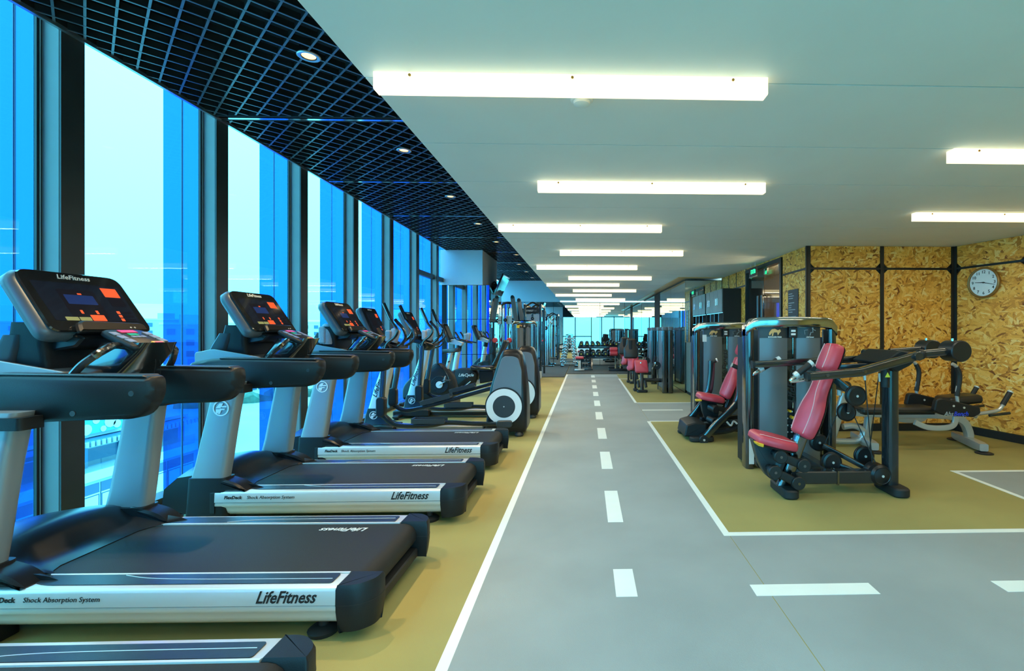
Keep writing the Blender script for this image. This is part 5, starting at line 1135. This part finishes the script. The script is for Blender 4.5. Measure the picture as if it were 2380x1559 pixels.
# exit sign over the door
T = thing('exit_sign', 'lit green emergency exit sign hanging over the glass door', 'sign', (2.86, 8.23, 2.33))
bx_ = obj('sign_box', MB().box(-0.012, 0.012, -0.17, 0.17, -0.05, 0.11, 0.006), 'black_plastic', T)
obj('sign_edge', MB().box(-0.014, 0.014, -0.175, 0.175, -0.055, -0.05), 'silver', T, smooth=False)
for sx in (-1, 1):
    lettering(bx_, 'EXIT', 0.10, (sx*0.0125, 0.02*sx, 0.03), (0, sx, 0), VZ, 'exit_green', 0, 'sign_lettering', 0.002)
obj('hanger', MB().cyl((0, -0.1, 0.11), (0, -0.1, 0.174), 0.005, n=8).cyl((0, 0.1, 0.11), (0, 0.1, 0.174), 0.005, n=8), 'silver', T)
for sx in (-1, 1): obj('running_figure', MB().box(min(sx*0.0122, sx*0.014), max(sx*0.0122, sx*0.014), -0.15 if sx < 0 else 0.10, -0.10 if sx < 0 else 0.15, 0.0, 0.06), 'exit_green', bx_, smooth=False)
# tall locker cabinet with open pigeonholes
T = thing('locker_cabinet', 'tall dark cabinet with grey upper doors and open pigeonholes beside the mirror', 'cabinet', (2.63, 9.87, 0))
W = 1.28; xb = 0.345
cb = MB()
cb.box(0.0, xb, -W/2, -W/2+0.02, 0.002, 2.17).box(0.0, xb, W/2-0.02, W/2, 0.002, 2.17).box(xb-0.015, xb, -W/2+0.02, W/2-0.02, 0.002, 2.17).box(0, xb-0.015, -W/2+0.02, W/2-0.02, 2.15, 2.17).box(0, xb-0.015, -W/2+0.02, W/2-0.02, 0.05, 0.07).box(0, xb-0.015, -0.01, 0.01, 0.07, 2.15)
obj('carcass', cb, 'locker_dark', T, smooth=False)
for k in range(4):
    y0 = -W/2+0.022+k*(W-0.044)/4
    dr = obj('upper_door', MB().box(-0.018, -0.001, y0+0.003, y0+(W-0.044)/4-0.003, 1.72, 2.165), 'locker_grey', T, smooth=False)
    yc = y0+(0.055 if k % 2 else 0.25)
    obj('door_handle', MB().tube([(-0.018, yc, 1.86), (-0.045, yc, 1.86), (-0.045, yc, 1.99), (-0.018, yc, 1.99)], 0.006, 6, 0), 'chrome', dr)
    ld_ = obj('lower_door', MB().box(-0.018, -0.001, y0+0.003, y0+(W-0.044)/4-0.003, 0.075, 0.86), 'locker_grey', T, smooth=False)
for z in (0.87, 1.10, 1.30, 1.50, 1.70): obj('shelf', MB().box(-0.004, xb-0.016, -W/2+0.021, W/2-0.021, z, z+0.014), 'trim_metal', T, smooth=False)
for zz, n in ((1.50, 4), (1.30, 6), (1.10, 6)):
    for k in range(1, n): obj('divider', MB().box(-0.003, xb-0.016, -W/2+W*k/n-0.006, -W/2+W*k/n+0.006, zz+0.0145, zz+0.1995), 'trim_metal' , T, smooth=False)
for k, (y, lab) in enumerate(((-0.32, 'white rolled towel in the locker pigeonhole nearest the door'), (-0.10, 'white rolled towel in the second towel pigeonhole from the door'), (0.11, 'white rolled towel in the third towel pigeonhole from the door'), (0.32, 'white rolled towel in the pigeonhole nearest the mirror'))):
    t = thing('rolled_hand_towel', lab, 'towel', (2.66, 9.87+y, 1.3145), 0, 'towels in the locker pigeonholes')
    obj('roll', MB().lathe((0, 0, 0.07), (1, 0, 0), [(0.04, 0), (0.06, 0.012), (0.065, 0.1), (0.06, 0.2), (0.04, 0.21)], 14), 'white_towel', t)
    obj('fold', MB().box(0.0, 0.20, -0.07, 0.03, 0.002, 0.05, 0.02), 'white_towel', t)
# low grey lockers in front of the mirror
for k, (x, lab) in enumerate(((2.285, 'low grey locker standing before the mirror, left one'), (2.516, 'low grey locker standing before the mirror, right one'))):
    T = thing('low_locker', lab, 'locker', (x, 10.28, 0), 0, 'low grey lockers by the mirror') if k == 0 else copy_tree(LL, label=lab, loc=(x, 10.28, 0))
    if k == 0:
        obj('body', MB().box(-0.11, 0.09, -0.20, 0.20, 0.06, 1.10, 0.006), 'locker_grey', T); obj('plinth', MB().box(-0.10, 0.08, -0.18, 0.18, 0.001, 0.06), 'locker_dark', T, smooth=False)
        d_ = obj('door', MB().box(-0.105, 0.085, -0.212, -0.201, 0.07, 0.88, 0.003), 'locker_grey', T)
        obj('door_handle', MB().tube([(0.06, -0.212, 0.55), (0.06, -0.232, 0.55), (0.06, -0.232, 0.68), (0.06, -0.212, 0.68)], 0.006, 6, 0), 'frame_black', d_)
        obj('upper_flap', MB().box(-0.105, 0.085, -0.212, -0.201, 0.89, 1.09, 0.003), 'locker_grey', T)
        obj('lock_plate', MB().prism(rpoly(rect(-0.06, 0.0, 0.93, 1.07), 0.02), 'y', -0.220, -0.2125), 'gloss_black', T)
        LL = T; children_index()
# ================================================================== FAR END OF THE ROOM
def tower_plain(T, x0, x1, y, zt): tower(T, x0, x1, y, zt, None, 0.34, False)
# ---- weight tower behind the ellipticals
T = thing('pulldown_tower', 'grey weight tower with black arched head behind the ellipticals', 'weight machine', (-1.70, 13.45, 0))
tower_plain(T, -2.02, -1.36, 13.42, 1.64)
wobj('yellow_sticker', MB().box(-1.90, -1.82, 13.383, 13.385, 1.43, 1.51), 'yellow_sign', T, smooth=False)
wobj('seat_post', MB().cyl((-2.12, 13.52, 0.02), (-2.12, 13.52, 1.05), 0.03, n=12), 'frame_black', T)
wobj('roller_pad', MB().cyl((-2.12, 13.46, 1.09), (-2.12, 13.60, 1.09), 0.07, n=16, bev=0.015), 'red_vinyl', T)
wobj('seat_base', MB().box(-2.16, -2.0, 13.48, 13.56, 0.02, 0.08), 'frame_black', T)
# ---- functional rig with name board
T = thing('functional_training_rig', 'black training rig with a white lettered name board behind the grey tower', 'training rig', (-1.52, 14.6, 0))
for x in (-1.75, -1.30):
    for y in (13.98, 15.25): wobj('rig_post', MB().box(x-0.03, x+0.03, y-0.04, y+0.04, 0.002, 2.12, 0.01), 'frame_black', T)
for x in (-1.75, -1.30): wobj('side_beam', MB().box(x-0.03, x+0.03, 14.021, 15.209, 2.04, 2.12, 0.01), 'frame_black', T)
for y in (13.98, 15.25): wobj('cross_beam', MB().tube([(-1.72, y, 2.05), (-1.62, y, 2.12), (-1.525, y, 2.16), (-1.43, y, 2.12), (-1.33, y, 2.05)], 0.025, 8), 'frame_black', T)
sb = wobj('name_board', MB().box(-1.715, -1.335, 13.94, 13.965, 1.84, 2.03, 0.006), 'black_plastic', T)
wlet(T, sb, 'SYNRGY', 0.066, (-1.50, 13.939, 1.925), VX, VZ, 'print_white', 0.15, 'board_lettering', 0.002, 'RIGHT', 0.82); wlet(T, sb, '360', 0.06, (-1.49, 13.939, 1.925), VX, VZ, 'print_grey', 0.15, 'board_lettering', 0.0, 'LEFT', 0.9)
for x in (-1.70, -1.35):
    for z in (1.86, 2.01): wobj('board_bolt', MB().cyl((x, 13.94, z), (x, 13.936, z), 0.007, n=8), 'silver', T, sb)
bp_ = wobj('back_panel', MB().box(-1.71, -1.34, 14.02, 14.04, 1.62, 1.835), 'silver', T, smooth=False)
wobj('pulley_head', MB().box(-1.55, -1.50, 13.93, 14.0, 1.70, 1.83, 0.01), 'frame_black', T); disc(T, None, (-1.525, 13.94, 1.70), 0.045, 0.03)
wobj('foot_plate', MB().box(-1.34, -1.26, 13.85, 13.925, 0.002, 0.20), 'print_white', T, smooth=False)
for k, (x, z) in enumerate(((-1.66, 0.9), (-1.40, 1.1))): wobj('rope', MB().tube([(x, 14.3, 2.08), (x+0.02, 14.35, z), (x, 14.33, 0.5)], 0.012, 7), 'yellow' if k == 0 else 'rubber_black', T)
wobj('guide_rail', MB().cyl((-1.60, 14.6, 0.02), (-1.60, 14.6, 2.05), 0.02, n=10), 'chrome', T); wobj('guide_rail', MB().cyl((-1.45, 14.6, 0.02), (-1.45, 14.6, 2.05), 0.02, n=10), 'chrome', T)
wobj('floor_rail', MB().box(-1.72, -1.33, 14.56, 14.64, 0.022, 0.05), 'frame_black', T, smooth=False)
# ---- dual cable machine with raised arms
T = thing('cable_arm_machine', 'chrome column cable machine with two long dark arms raised beside the column', 'weight machine', (-2.30, 14.2, 0))
for x in (-2.42, -2.20): wobj('chrome_column', MB().box(x-0.06, x+0.06, 14.02, 14.20, 0.05, 2.02, 0.03), 'chrome', T)
wobj('machine_base', MB().box(-2.52, -2.08, 13.95, 14.60, 0.023, 0.10, 0.02), 'frame_black', T)
wobj('top_yoke', MB().tube([(-2.46, 14.1, 2.0), (-2.40, 14.1, 2.12), (-2.28, 14.1, 2.16), (-2.12, 14.1, 2.15)], 0.035, 8), 'frame_black', T)
for i, ((u0, v0), (u1, v1), y) in enumerate((((1191, 690), (1200, 748), 13.95), ((1206, 697), (1214, 748), 14.3))):
    a, b = PYw(u0, v0, y), PYw(u1, v1, y)
    ba = wobj('cable_arm', MB().bar(a, b, 0.05, 0.12, (1, 0, 0), 0.012), 'shroud_grey', T)
    wobj('arm_pulley', MB().cyl(a+VY*0.03, a-VY*0.03, 0.05, n=14), 'weight_black', T, ba)
    wobj('arm_carriage', MB().bar((-2.20, 14.1, 1.62+0.1*i), b, 0.05, 0.05, (0, 0, 1), 0.01), 'frame_black', T)
wobj('carriage', MB().box(-2.29, -2.12, 13.97, 14.015, 1.55, 1.78, 0.01), 'silver', T)
disc(T, None, (-2.30, 13.96, 1.66), 0.05, 0.03)
wobj('cable', MB().tube([(-2.20, 13.99, 1.60), (-2.15, 13.99, 1.2), (-2.05, 13.99, 0.6)], 0.006, 6), 'rubber_black', T)
# ---- chrome cable post near the mirror
T = thing('cable_post_station', 'slim chrome cable post with black pulleys standing near the far mirror', 'weight machine', (-1.45, 18.25, 0))
wobj('chrome_post', MB().box(-1.50, -1.41, 18.18, 18.30, 0.06, 1.86, 0.015), 'chrome', T); wobj('base_plate', MB().box(-1.75, -1.2, 18.05, 18.45, 0.023, 0.06, 0.015), 'frame_black', T)
for z in (1.80, 1.45): disc(T, None, (-1.49, 18.12, z), 0.075, 0.05)
wobj('top_arm', MB().bar((-1.45, 18.2, 1.50), (-1.20, 18.2, 1.86), 0.04, 0.05, (0, 1, 0), 0.01), 'silver', T); wobj('stack_frame', MB().box(-1.72, -1.60, 18.2, 18.4, 0.06, 1.7, 0.01), 'frame_black', T)
wobj('red_handle', MB().cyl((-1.66, 18.1, 0.98), (-1.55, 18.1, 0.98), 0.03, n=10), 'red_vinyl', T); wobj('cable', MB().tube([(-1.56, 18.1, 1.45), (-1.60, 18.1, 0.98)], 0.006, 6, 0), 'rubber_black', T)
# ---- hanging television beside the bulkhead
T = thing('wall_television', 'flat television tilted down on a bracket beside the white bulkhead', 'television', (-2.30, 12.75, 2.25))
tu = Vector((0.22, 0, 0.50)).normalized(); tr_ = Vector((0, -1, 0)); tn = tr_.cross(tu)
if tn.x < 0: tr_ = -tr_; tn = tr_.cross(tu)
tv = obj('television_case', MB().plate((0.02, 0, 0.02), tr_, tu, rect(-0.48, 0.48, 0, 0.56, 0.01), -0.045, 0.0, 0.008), 'gloss_black', T)
obj('television_screen', MB().plate((0.02, 0, 0.02), tr_, tu, rect(-0.465, 0.465, 0.015, 0.545), 0.0, 0.002), 'screen', tv, smooth=False)
obj('bracket', MB().bar((-0.147, 0.0, 0.30), (0.06, 0.0, 0.24), 0.16, 0.10, (0, 0, 1), 0.02), 'black_plastic', T); obj('cable_loop', MB().tube([(-0.02, -0.3, 0.05), (-0.08, -0.32, 0.25), (-0.02, -0.3, 0.35), (0.05, -0.28, 0.22)], 0.02, 8), 'rubber_black', T)
# ---- dumbbells
def dumbbell_mesh(nm, r, L, hl, m):
    a = MB().cyl((0, -L/2, 0), (0, L/2, 0), 0.015, n=8)
    for s in (-1, 1): a.lathe((0, s*(L/2-hl), 0), (0, s, 0), [(r*0.7, 0), (r, hl*0.18), (r, hl*0.8), (r*0.72, hl), (0.01, hl*1.0)], 14)
    me = a.mesh(nm); me.materials.append(MATS[m]); return me
capm = MB().cyl((0, 0, 0), (0, -0.004, 0), 0.022, n=10).mesh('end_cap'); capm.materials.append(MATS['yellow_sign'])
DB = dumbbell_mesh('dumbbell_head', 0.078, 0.30, 0.10, 'weight_black'); DB2 = dumbbell_mesh('dumbbell_head', 0.098, 0.34, 0.12, 'weight_black'); DBC = dumbbell_mesh('chrome_dumbbell', 0.046, 0.17, 0.06, 'chrome')
T = thing('dumbbell_rack', 'long black two tier dumbbell rack in front of the far mirror', 'rack', (0.9, 18.1, 0))
for x in (0.17, 1.75):
    wobj('rack_leg', MB().bar((x, 18.30, 0.04), (x, 18.25, 0.78), 0.09, 0.08, (1, 0, 0), 0.01), 'frame_black', T); wobj('rack_foot', MB().box(x-0.08, x+0.08, 17.78, 18.35, 0.023, 0.085, 0.02), 'frame_black', T)
for z, y in ((0.70, 18.02), (0.32, 18.02)):
    for yy in (-0.11, 0.09): wobj('shelf_rail', MB().box(-0.29, 2.10, y+yy, y+yy+0.05, z, z+0.09, 0.006), 'frame_black', T)
def nth(k): return ('first', 'second', 'third', 'fourth', 'fifth', 'sixth', 'seventh', 'eighth', 'ninth', 'tenth', 'eleventh')[k]
for k in range(11):
    for tier, z, me, r in (('upper', 0.79, DB, 0.078), ('lower', 0.41, DB2, 0.098)):
        if tier == 'lower' and k == 10: continue
        t = thing('dumbbell', 'black dumbbell, %s from the left on the %s tier of the long rack' % (nth(k), tier), 'dumbbell', (-0.17+(0.215 if tier == 'upper' else 0.225)*k, 18.02, z+r*0.99), 0, 'black dumbbells on the long rack')
        link(bpy.data.objects.new('weights', me), t); c = link(bpy.data.objects.new('end_cap', capm), t); c.location = (0, -0.15 if tier == 'upper' else -0.17, -0.01)
# chrome A-frame rack
T = thing('dumbbell_tree', 'chrome A shaped rack of small chrome dumbbells left of the long rack', 'rack', (-0.62, 18.15, 0))
for s in (-1, 1):
    wobj('slanted_rail', MB().bar((-0.62+s*0.26, 18.15, 0.06), (-0.62+s*0.07, 18.15, 1.18), 0.05, 0.07, (0, 1, 0), 0.01), 'chrome', T); wobj('floor_bar', MB().box(-0.62+s*0.26-0.06, -0.62+s*0.26+0.06, 17.95, 18.35, 0.023, 0.07, 0.015), 'frame_black', T)
wobj('top_bar', MB().box(-0.75, -0.49, 18.09, 18.21, 1.181, 1.22, 0.01), 'chrome', T); wobj('cross_bar', MB().box(-0.85, -0.39, 18.13, 18.17, 0.10, 0.14), 'chrome', T, smooth=False)
for s in (-1, 1):
    for k in range(9):
        z = 0.20+0.108*k; x = -0.62+s*(0.26-0.19*(z-0.06)/1.12)
        t = thing('chrome_dumbbell', 'small chrome dumbbell, %s from the floor on the %s rail of the A rack' % (nth(k), 'left' if s < 0 else 'right'), 'dumbbell', (x, 18.15-0.035-0.046, z), 0, 'chrome dumbbells on the A rack')
        wt = link(bpy.data.objects.new('weights', DBC), t); wt.rotation_euler = (0, 0, 0.0 if False else PI/2)
# ---- benches on the rubber mats
T = thing('low_dumbbell_rack', 'low black rack of small dumbbells on the rubber mat', 'rack', (0.0, 16.55, 0))
for x in (-0.165, 0.205): wobj('side_frame', MB().bar((x, 16.45, 0.03), (x, 16.68, 0.40), 0.03, 0.06, (1, 0, 0), 0.006), 'frame_black', T)
for z, y in ((0.12, 16.50), (0.28, 16.60)): wobj('shelf', MB().box(-0.15, 0.19, y-0.07, y+0.07, z, z+0.02), 'frame_black', T, smooth=False)
wobj('floor_bar', MB().box(-0.30, 0.22, 16.40, 16.46, 0.023, 0.06), 'frame_black', T, smooth=False)
for i, (z, y) in enumerate(((0.14, 16.50), (0.30, 16.60))):
    for k in range(3):
        t = thing('small_dumbbell', 'small black dumbbell, %s from the left on the %s shelf of the low rack' % (nth(k), ('lower', 'upper')[i]), 'dumbbell', (-0.08+0.1*k, y, z+0.047), 0, 'small dumbbells on the low rack')
        w_ = link(bpy.data.objects.new('weights', DBC.copy()), t); w_.data.materials.clear(); w_.data.materials.append(MATS['weight_black'])
T = thing('flat_bench', 'small flat bench with red pad on a chrome post on the mat', 'bench', (-0.22, 16.15, 0))
wobj('bench_post', MB().box(-0.26, -0.16, 16.08, 16.16, 0.06, 0.40, 0.01), 'chrome', T); wobj('bench_foot', MB().tube([(-0.36, 16.1, 0.06), (-0.21, 16.05, 0.06), (-0.06, 16.1, 0.06)], 0.035, 8), 'silver', T)
pad(T, 'bench_pad', (-0.21, 15.98, 0.42), (0, 1, 0), [(-0.14, 0), (0.14, 0), (0.14, 0.6), (-0.14, 0.6)], 0.07, 'red_vinyl', r=(1, 0, 0)); wobj('bench_beam', MB().box(-0.25, -0.17, 16.0, 16.4, 0.37, 0.405), 'frame_black', T, smooth=False)
# ---- seated leg machines along the mirror
def leg_machine(label, loc):
    T = thing('leg_machine', label, 'weight machine', (0, 0, 0), 0, 'seated leg machines along the mirror')
    lozenge_foot(T, (0.02, -0.10), 0.24, 0.13, 0.055); lozenge_foot(T, (-0.10, 0.18), 0.10, 0.20, 0.055)
    wobj('front_post', MB().bar((0.02, -0.08, 0.05), (0.02, 0.0, 0.42), 0.075, 0.075, (0, 1, 0), 0.015), 'frame_black', T); wobj('rear_post', MB().bar((-0.10, 0.22, 0.05), (-0.10, 0.22, 0.45), 0.05, 0.05, (0, 1, 0), 0.01), 'frame_black', T)
    wobj('floor_beam', MB().cyl((0.06, -0.04, 0.27), (0.62, 0.0, 0.25), 0.045, n=14), 'frame_black', T)
    pad(T, 'thigh_pad', (0.02, -0.05, 0.42), (0.0, 0.12, 0.27), [(-0.15, 0), (0.15, 0), (0.12, 0.30), (-0.17, 0.30)], 0.07, r=(1, 0, 0))
    pad(T, 'side_pad', (-0.20, 0.10, 0.47), (0.04, 0.12, 0.24), [(-0.10, 0), (0.10, 0), (0.10, 0.26), (-0.10, 0.26)], 0.06, r=(0.6, -0.8, 0.3))
    pad(T, 'seat_pad', (-0.08, 0.20, 0.46), (0, 1, 0.0), [(-0.19, 0), (0.19, 0), (0.19, 0.40), (-0.19, 0.40)], 0.08, r=(1, 0, 0))
    bk = pad(T, 'back_pad', (-0.20, 0.30, 0.72), (0.02, 0.08, 0.46), [(-0.155, 0), (0.155, 0), (0.17, 0.22), (0.11, 0.32), (0.11, 0.46), (-0.11, 0.46), (-0.11, 0.32), (-0.17, 0.22)], 0.08, 'black_vinyl', r=(1, 0, 0))
    wobj('pad_rib', MB().box(-0.245, -0.165, 0.255, 0.33, 0.74, 1.15, 0.015), 'soft_black', T, bk)
    for s in (-1, 1): wobj('hand_grip', MB().tube([(0.12+0.16*s, 0.15, 0.50), (0.14+0.16*s, 0.0, 0.58), (0.16+0.16*s, -0.02, 0.66)], 0.016, 8), 'chrome', T)
    wobj('pivot_arm', MB().bar((0.30, 0.15, 0.35), (0.34, 0.10, 0.78), 0.04, 0.06, (1, 0, 0), 0.01), 'frame_black', T); disc(T, None, (0.36, 0.05, 0.58), 0.09, 0.05)
    for s in (0, 1): wobj('foot_roller', MB().cyl((-0.06+0.16*s, -0.16, 0.12), (-0.07+0.15*s, -0.10, 0.26), 0.03, n=12), 'rubber_black', T)
    # weight stack housing seen edge on
    for x0, y0 in ((0.44, -0.28), (0.56, -0.30), (0.44, 0.44), (0.60, 0.46)):
        wobj('stack_post', MB().prism(rpoly(rect(x0, x0+0.11, y0, y0+0.11), 0.035, 4), 'z', 0.002, 1.36), 'gloss_black', T, ang=50)
        wobj('post_cap', MB().box(x0-0.005, x0+0.115, y0-0.005, y0+0.115, 1.3605, 1.44, 0.02), 'shroud_grey', T)
    wobj('stack_shroud', MB().box(0.46, 0.49, -0.165, 0.435, 0.03, 1.36, 0.01), 'shroud_grey', T); wobj('stack_shroud', MB().box(0.66, 0.69, -0.185, 0.455, 0.03, 1.36, 0.01), 'shroud_grey', T)
    wobj('stack_frame', MB().box(0.45, 0.69, -0.16, 0.43, 0.02, 0.10), 'frame_black', T, smooth=False)
    T.location = loc
    return T
lm = leg_machine('leg machine with red thigh pads and black backrest before the mirror corner', (1.22, 10.75, 0))
children_index()
copy_tree(lm, label='leg machine farther along the mirror, behind the first leg machine', loc=(1.22, 12.55, 0))
# ---- low pulley bench with red rolls on the mat
T = thing('leg_curl_bench', 'black leg curl bench with red roller pads on the rubber mat', 'weight machine', (1.05, 16.2, 0))
wobj('floor_bar', MB().box(0.76, 1.40, 16.0, 16.1, 0.023, 0.10, 0.02), 'frame_black', T); wobj('main_beam', MB().box(1.02, 1.10, 16.101, 17.0, 0.05, 0.13), 'frame_black', T, smooth=False); wobj('floor_bar', MB().box(0.80, 1.30, 17.0, 17.08, 0.023, 0.10, 0.02), 'frame_black', T)
for x in (0.98, 1.14): wobj('upright', MB().box(x-0.02, x+0.02, 16.1, 16.16, 0.10, 0.62), 'chrome', T, smooth=False)
for i, (z, y) in enumerate(((0.73, 16.12), (0.60, 16.04))):
    for x in (0.92, 1.26): wobj('roller_pad', MB().cyl((x-0.13, y, z), (x+0.13, y, z), 0.075, n=18, bev=0.02), 'red_vinyl', T)
wobj('roller_axle', MB().cyl((0.78, 16.12, 0.73), (1.42, 16.12, 0.73), 0.02, n=8).cyl((0.78, 16.04, 0.60), (1.42, 16.04, 0.60), 0.02, n=8).box(1.06, 1.12, 16.02, 16.14, 0.40, 0.95), 'frame_black', T)
pad(T, 'seat_pad', (1.24, 16.2, 0.42), (0.05, 0.5, 0.03), [(-0.17, 0), (0.17, 0), (0.17, 0.6), (-0.17, 0.6)], 0.09, r=(1, 0, 0)); wobj('grip_post', MB().cyl((1.10, 16.08, 0.62), (1.10, 16.08, 0.98), 0.018, n=10), 'silver', T)
wobj('yellow_knob', MB().cyl((1.15, 15.99, 0.22), (1.15, 15.95, 0.22), 0.02, n=10), 'yellow', T)

# ================================================================== OUTSIDE THE WINDOWS
tag(obj('town_ground', MB().box(-1400, -6, -700, 1500, -15.2, -15.0), 'ground_out', smooth=False), 'pale paved ground of the town far below the windows', 'ground', kind='structure')
# near building with glazed terrace floor
B = thing('terrace_building', 'pale blue glazed building with a roof terrace below the windows', 'building', (-40, 46, -15))
def bo_(nm, x0, x1, y0, y1, z0, z1, m, par=None): return obj(nm, MB().box(x0, x1, y0, y1, z0, z1), m, par or B, smooth=False)
bo_('lower_block', -14, 0.0, -26, 5.6, 0.0, 4.6, 'concrete_out'); bo_('upper_block', -14, -1.6, -26, 5.6, 4.6, 7.5, 'blue_out')
bo_('roof_slab', -14.2, -1.2, -26, 5.6, 7.5, 7.8, 'concrete_out'); bo_('terrace_edge', -1.6, 0.25, -26, 5.6, 4.2, 4.95, 'white_out')
for k in range(9):
    y = -24+3.2*k
    bo_('terrace_column', -1.7, -1.35, y, y+0.4, 4.96, 7.5, 'blue_out')
    if k < 9:
        w = bo_('terrace_window', -1.62, -1.55, y+0.45, y+3.15, 5.05, 7.3, 'window_out'); bo_('window_bar', -1.54, -1.48, y+0.45, y+3.15, 6.5, 6.6, 'concrete_out', w)
        bo_('rail_glass', 0.1, 0.14, y+0.02, y+3.15, 4.96, 5.85, 'clear_glass')
    for j in range(2):
        w = bo_('lower_window', 0.0, 0.06, y+1.6*j+0.05, y+1.6*j+1.5, 0.8, 3.9, 'window_out'); bo_('window_bar', 0.061, 0.1, y+1.6*j+0.05, y+1.6*j+1.5, 3.0, 3.1, 'white_out', w); bo_('curtain', 0.061, 0.08, y+1.6*j+0.15, y+1.6*j+1.4, 0.9, 2.9, 'white_out', w)
cn_ = bo_('canopy', -2.2, 0.2, -26, 5.6, 7.3, 7.42, 'blue_out')
for k in range(30): bo_('canopy_slat', 0.2, 0.3, -8+0.45*k, -8+0.45*k+0.25, 7.0, 7.42, 'concrete_out', cn_)
bb = bo_('billboard', -0.9, -0.7, -7.0, -1.9, 7.85, 9.2, 'billboard_out')
for y, z, r in ((-3.2, 8.6, 0.5), (-2.6, 8.3, 0.35), (-4.4, 8.9, 0.3), (-5.2, 8.25, 0.45), (-3.8, 8.1, 0.25)): obj('billboard_leaf', MB().cyl((-0.69, y, z), (-0.66, y, z), r, n=12), 'white_out', bb)
for k in range(5): bo_('roof_fence_panel', -1.3, -1.2, -26+5.5*k, -26+5.5*k+5.3, 7.81, 8.9, 'blue_out')
# road with trucks behind the roof, hedge and square farther right
tag(obj('roadside_hedge', MB().rings([[(-84+0.9*k+1.2*math.sin(k*1.9)+dx, 104+1.1*k, z) for dx, z in ((-2.2, -15), (-2.0, -13.6+0.6*math.sin(k*2.3)), (0, -12.9+0.7*math.sin(k*1.7)), (2.0, -13.7+0.5*math.sin(k*2.9)), (2.2, -15))] for k in range(20)]), 'green_out'), 'dark rounded hedge on the square below the windows', 'hedge')
random.seed(11)
for i, (x, y, lab) in enumerate(((-78, 78, 'white box truck on the far road, left one'), (-82, 92, 'white box truck on the far road, right one'))):
    t = thing('box_truck', lab, 'truck', (x, y, -15)); bo2 = lambda nm, a, m: obj(nm, MB().box(*a), m, t, smooth=False)
    bo2('cargo_box', (-1.2, 1.2, -3, 2.2, 0.9, 3.4), 'white_out'); bo2('cab', (-1.1, 1.1, 2.3, 4.0, 0.7, 2.8), 'white_out'); bo2('cab_window', (1.101, 1.12, 2.6, 3.8, 1.7, 2.5), 'window_out')
    for yy in (-2, 3.0): obj('wheel', MB().cyl((1.0, yy, 0.45), (1.25, yy, 0.45), 0.45, n=12), 'rubber_black', t)
# scaffolded block seen between the treadmills
t = thing('scaffolded_block', 'unfinished block wrapped in scaffolding beyond the square', 'building', (-92, 139, -15))
obj('core', MB().box(-12, 0, -9, 9, 0, 9), 'blue_out', t, smooth=False)
for k in range(5): obj('scaffold_deck', MB().box(0.2, 1.6, -10, 10, 2.0*k+1.2, 2.0*k+1.35), 'white_out', t, smooth=False)
for k in range(9): obj('scaffold_pole', MB().cyl((1.6, -10+2.5*k, 0), (1.6, -10+2.5*k, 10), 0.12, n=6), 'white_out', t)
# hazy town
wmq = MB().box(0, 0.3, -0.9, 0.9, -0.8, 0.8).mesh('window'); wmq.materials.append(MATS['window_out'])
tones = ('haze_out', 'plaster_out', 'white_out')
for row, (d, n, a0, a1, hh) in enumerate(((185, 11, 12, 78, 15.5), (275, 15, 10, 80, 20.0))):
    for i in range(n):
        ang = math.radians(a0+(a1-a0)*i/(n-1)); x, y = -d*math.sin(ang), d*math.cos(ang)
        w, dp, h = random.uniform(0.62, 0.82)*d*math.radians((a1-a0)/(n-1)), random.uniform(8, 13), hh+random.uniform(-3.0, 5.0)
        t = thing('town_building', 'pale hazy town block outside, %s row, %s from the track end' % (('front', 'back')[row], (nth(i) if i < 11 else ('twelfth', 'thirteenth', 'fourteenth', 'fifteenth')[i-11])), 'building', (x, y, -15), ang+PI/2-PI/2*0, 'hazy town blocks outside the windows')
        t.rotation_euler = (0, 0, ang-PI/2)
        obj('walls', MB().box(-w/2, w/2, 0, dp, 0, h) if False else MB().box(-dp, 0, -w/2, w/2, 0, h), tones[(i+row) % 3], t, smooth=False); obj('parapet', MB().box(-dp-0.2, 0.2, -w/2-0.2, w/2+0.2, h, h+0.6), 'white_out', t, smooth=False)
        obj('roof_hut', MB().box(-dp*0.7, -dp*0.3, -w*0.2, w*0.15, h+0.6, h+3.0), tones[(i+1) % 3], t, smooth=False)
        for fy in range(int(w//4.2)):
            for fz in range(3):
                q = link(bpy.data.objects.new('window', wmq), t); q.location = (0.0, -w/2+2.4+fy*4.2, h-2.0-3.2*fz)
# far hills
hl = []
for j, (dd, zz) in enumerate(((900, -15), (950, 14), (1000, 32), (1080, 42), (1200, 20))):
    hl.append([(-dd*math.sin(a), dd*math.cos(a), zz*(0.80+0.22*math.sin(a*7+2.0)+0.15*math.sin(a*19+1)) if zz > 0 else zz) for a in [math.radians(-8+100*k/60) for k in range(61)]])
tag(obj('far_hills', MB().rings(hl, False, False, False), 'hazed_hill_out'), 'hills on the horizon beyond the town, haze put into their pale colour', 'hills')
# wooded slope behind the camera, seen in the mirrors
random.seed(5); rows = []
for j in range(14): rows.append([(-30+2.0*k, YB-8-1.6*j, -15+1.15*j+random.uniform(-0.9, 0.9)) for k in range(34)])
tag(obj('wooded_slope', MB().rings(rows, False, False, False), 'hazed_slope_out'), 'dense tree slope outside the windows behind the camera', 'trees', kind='stuff')
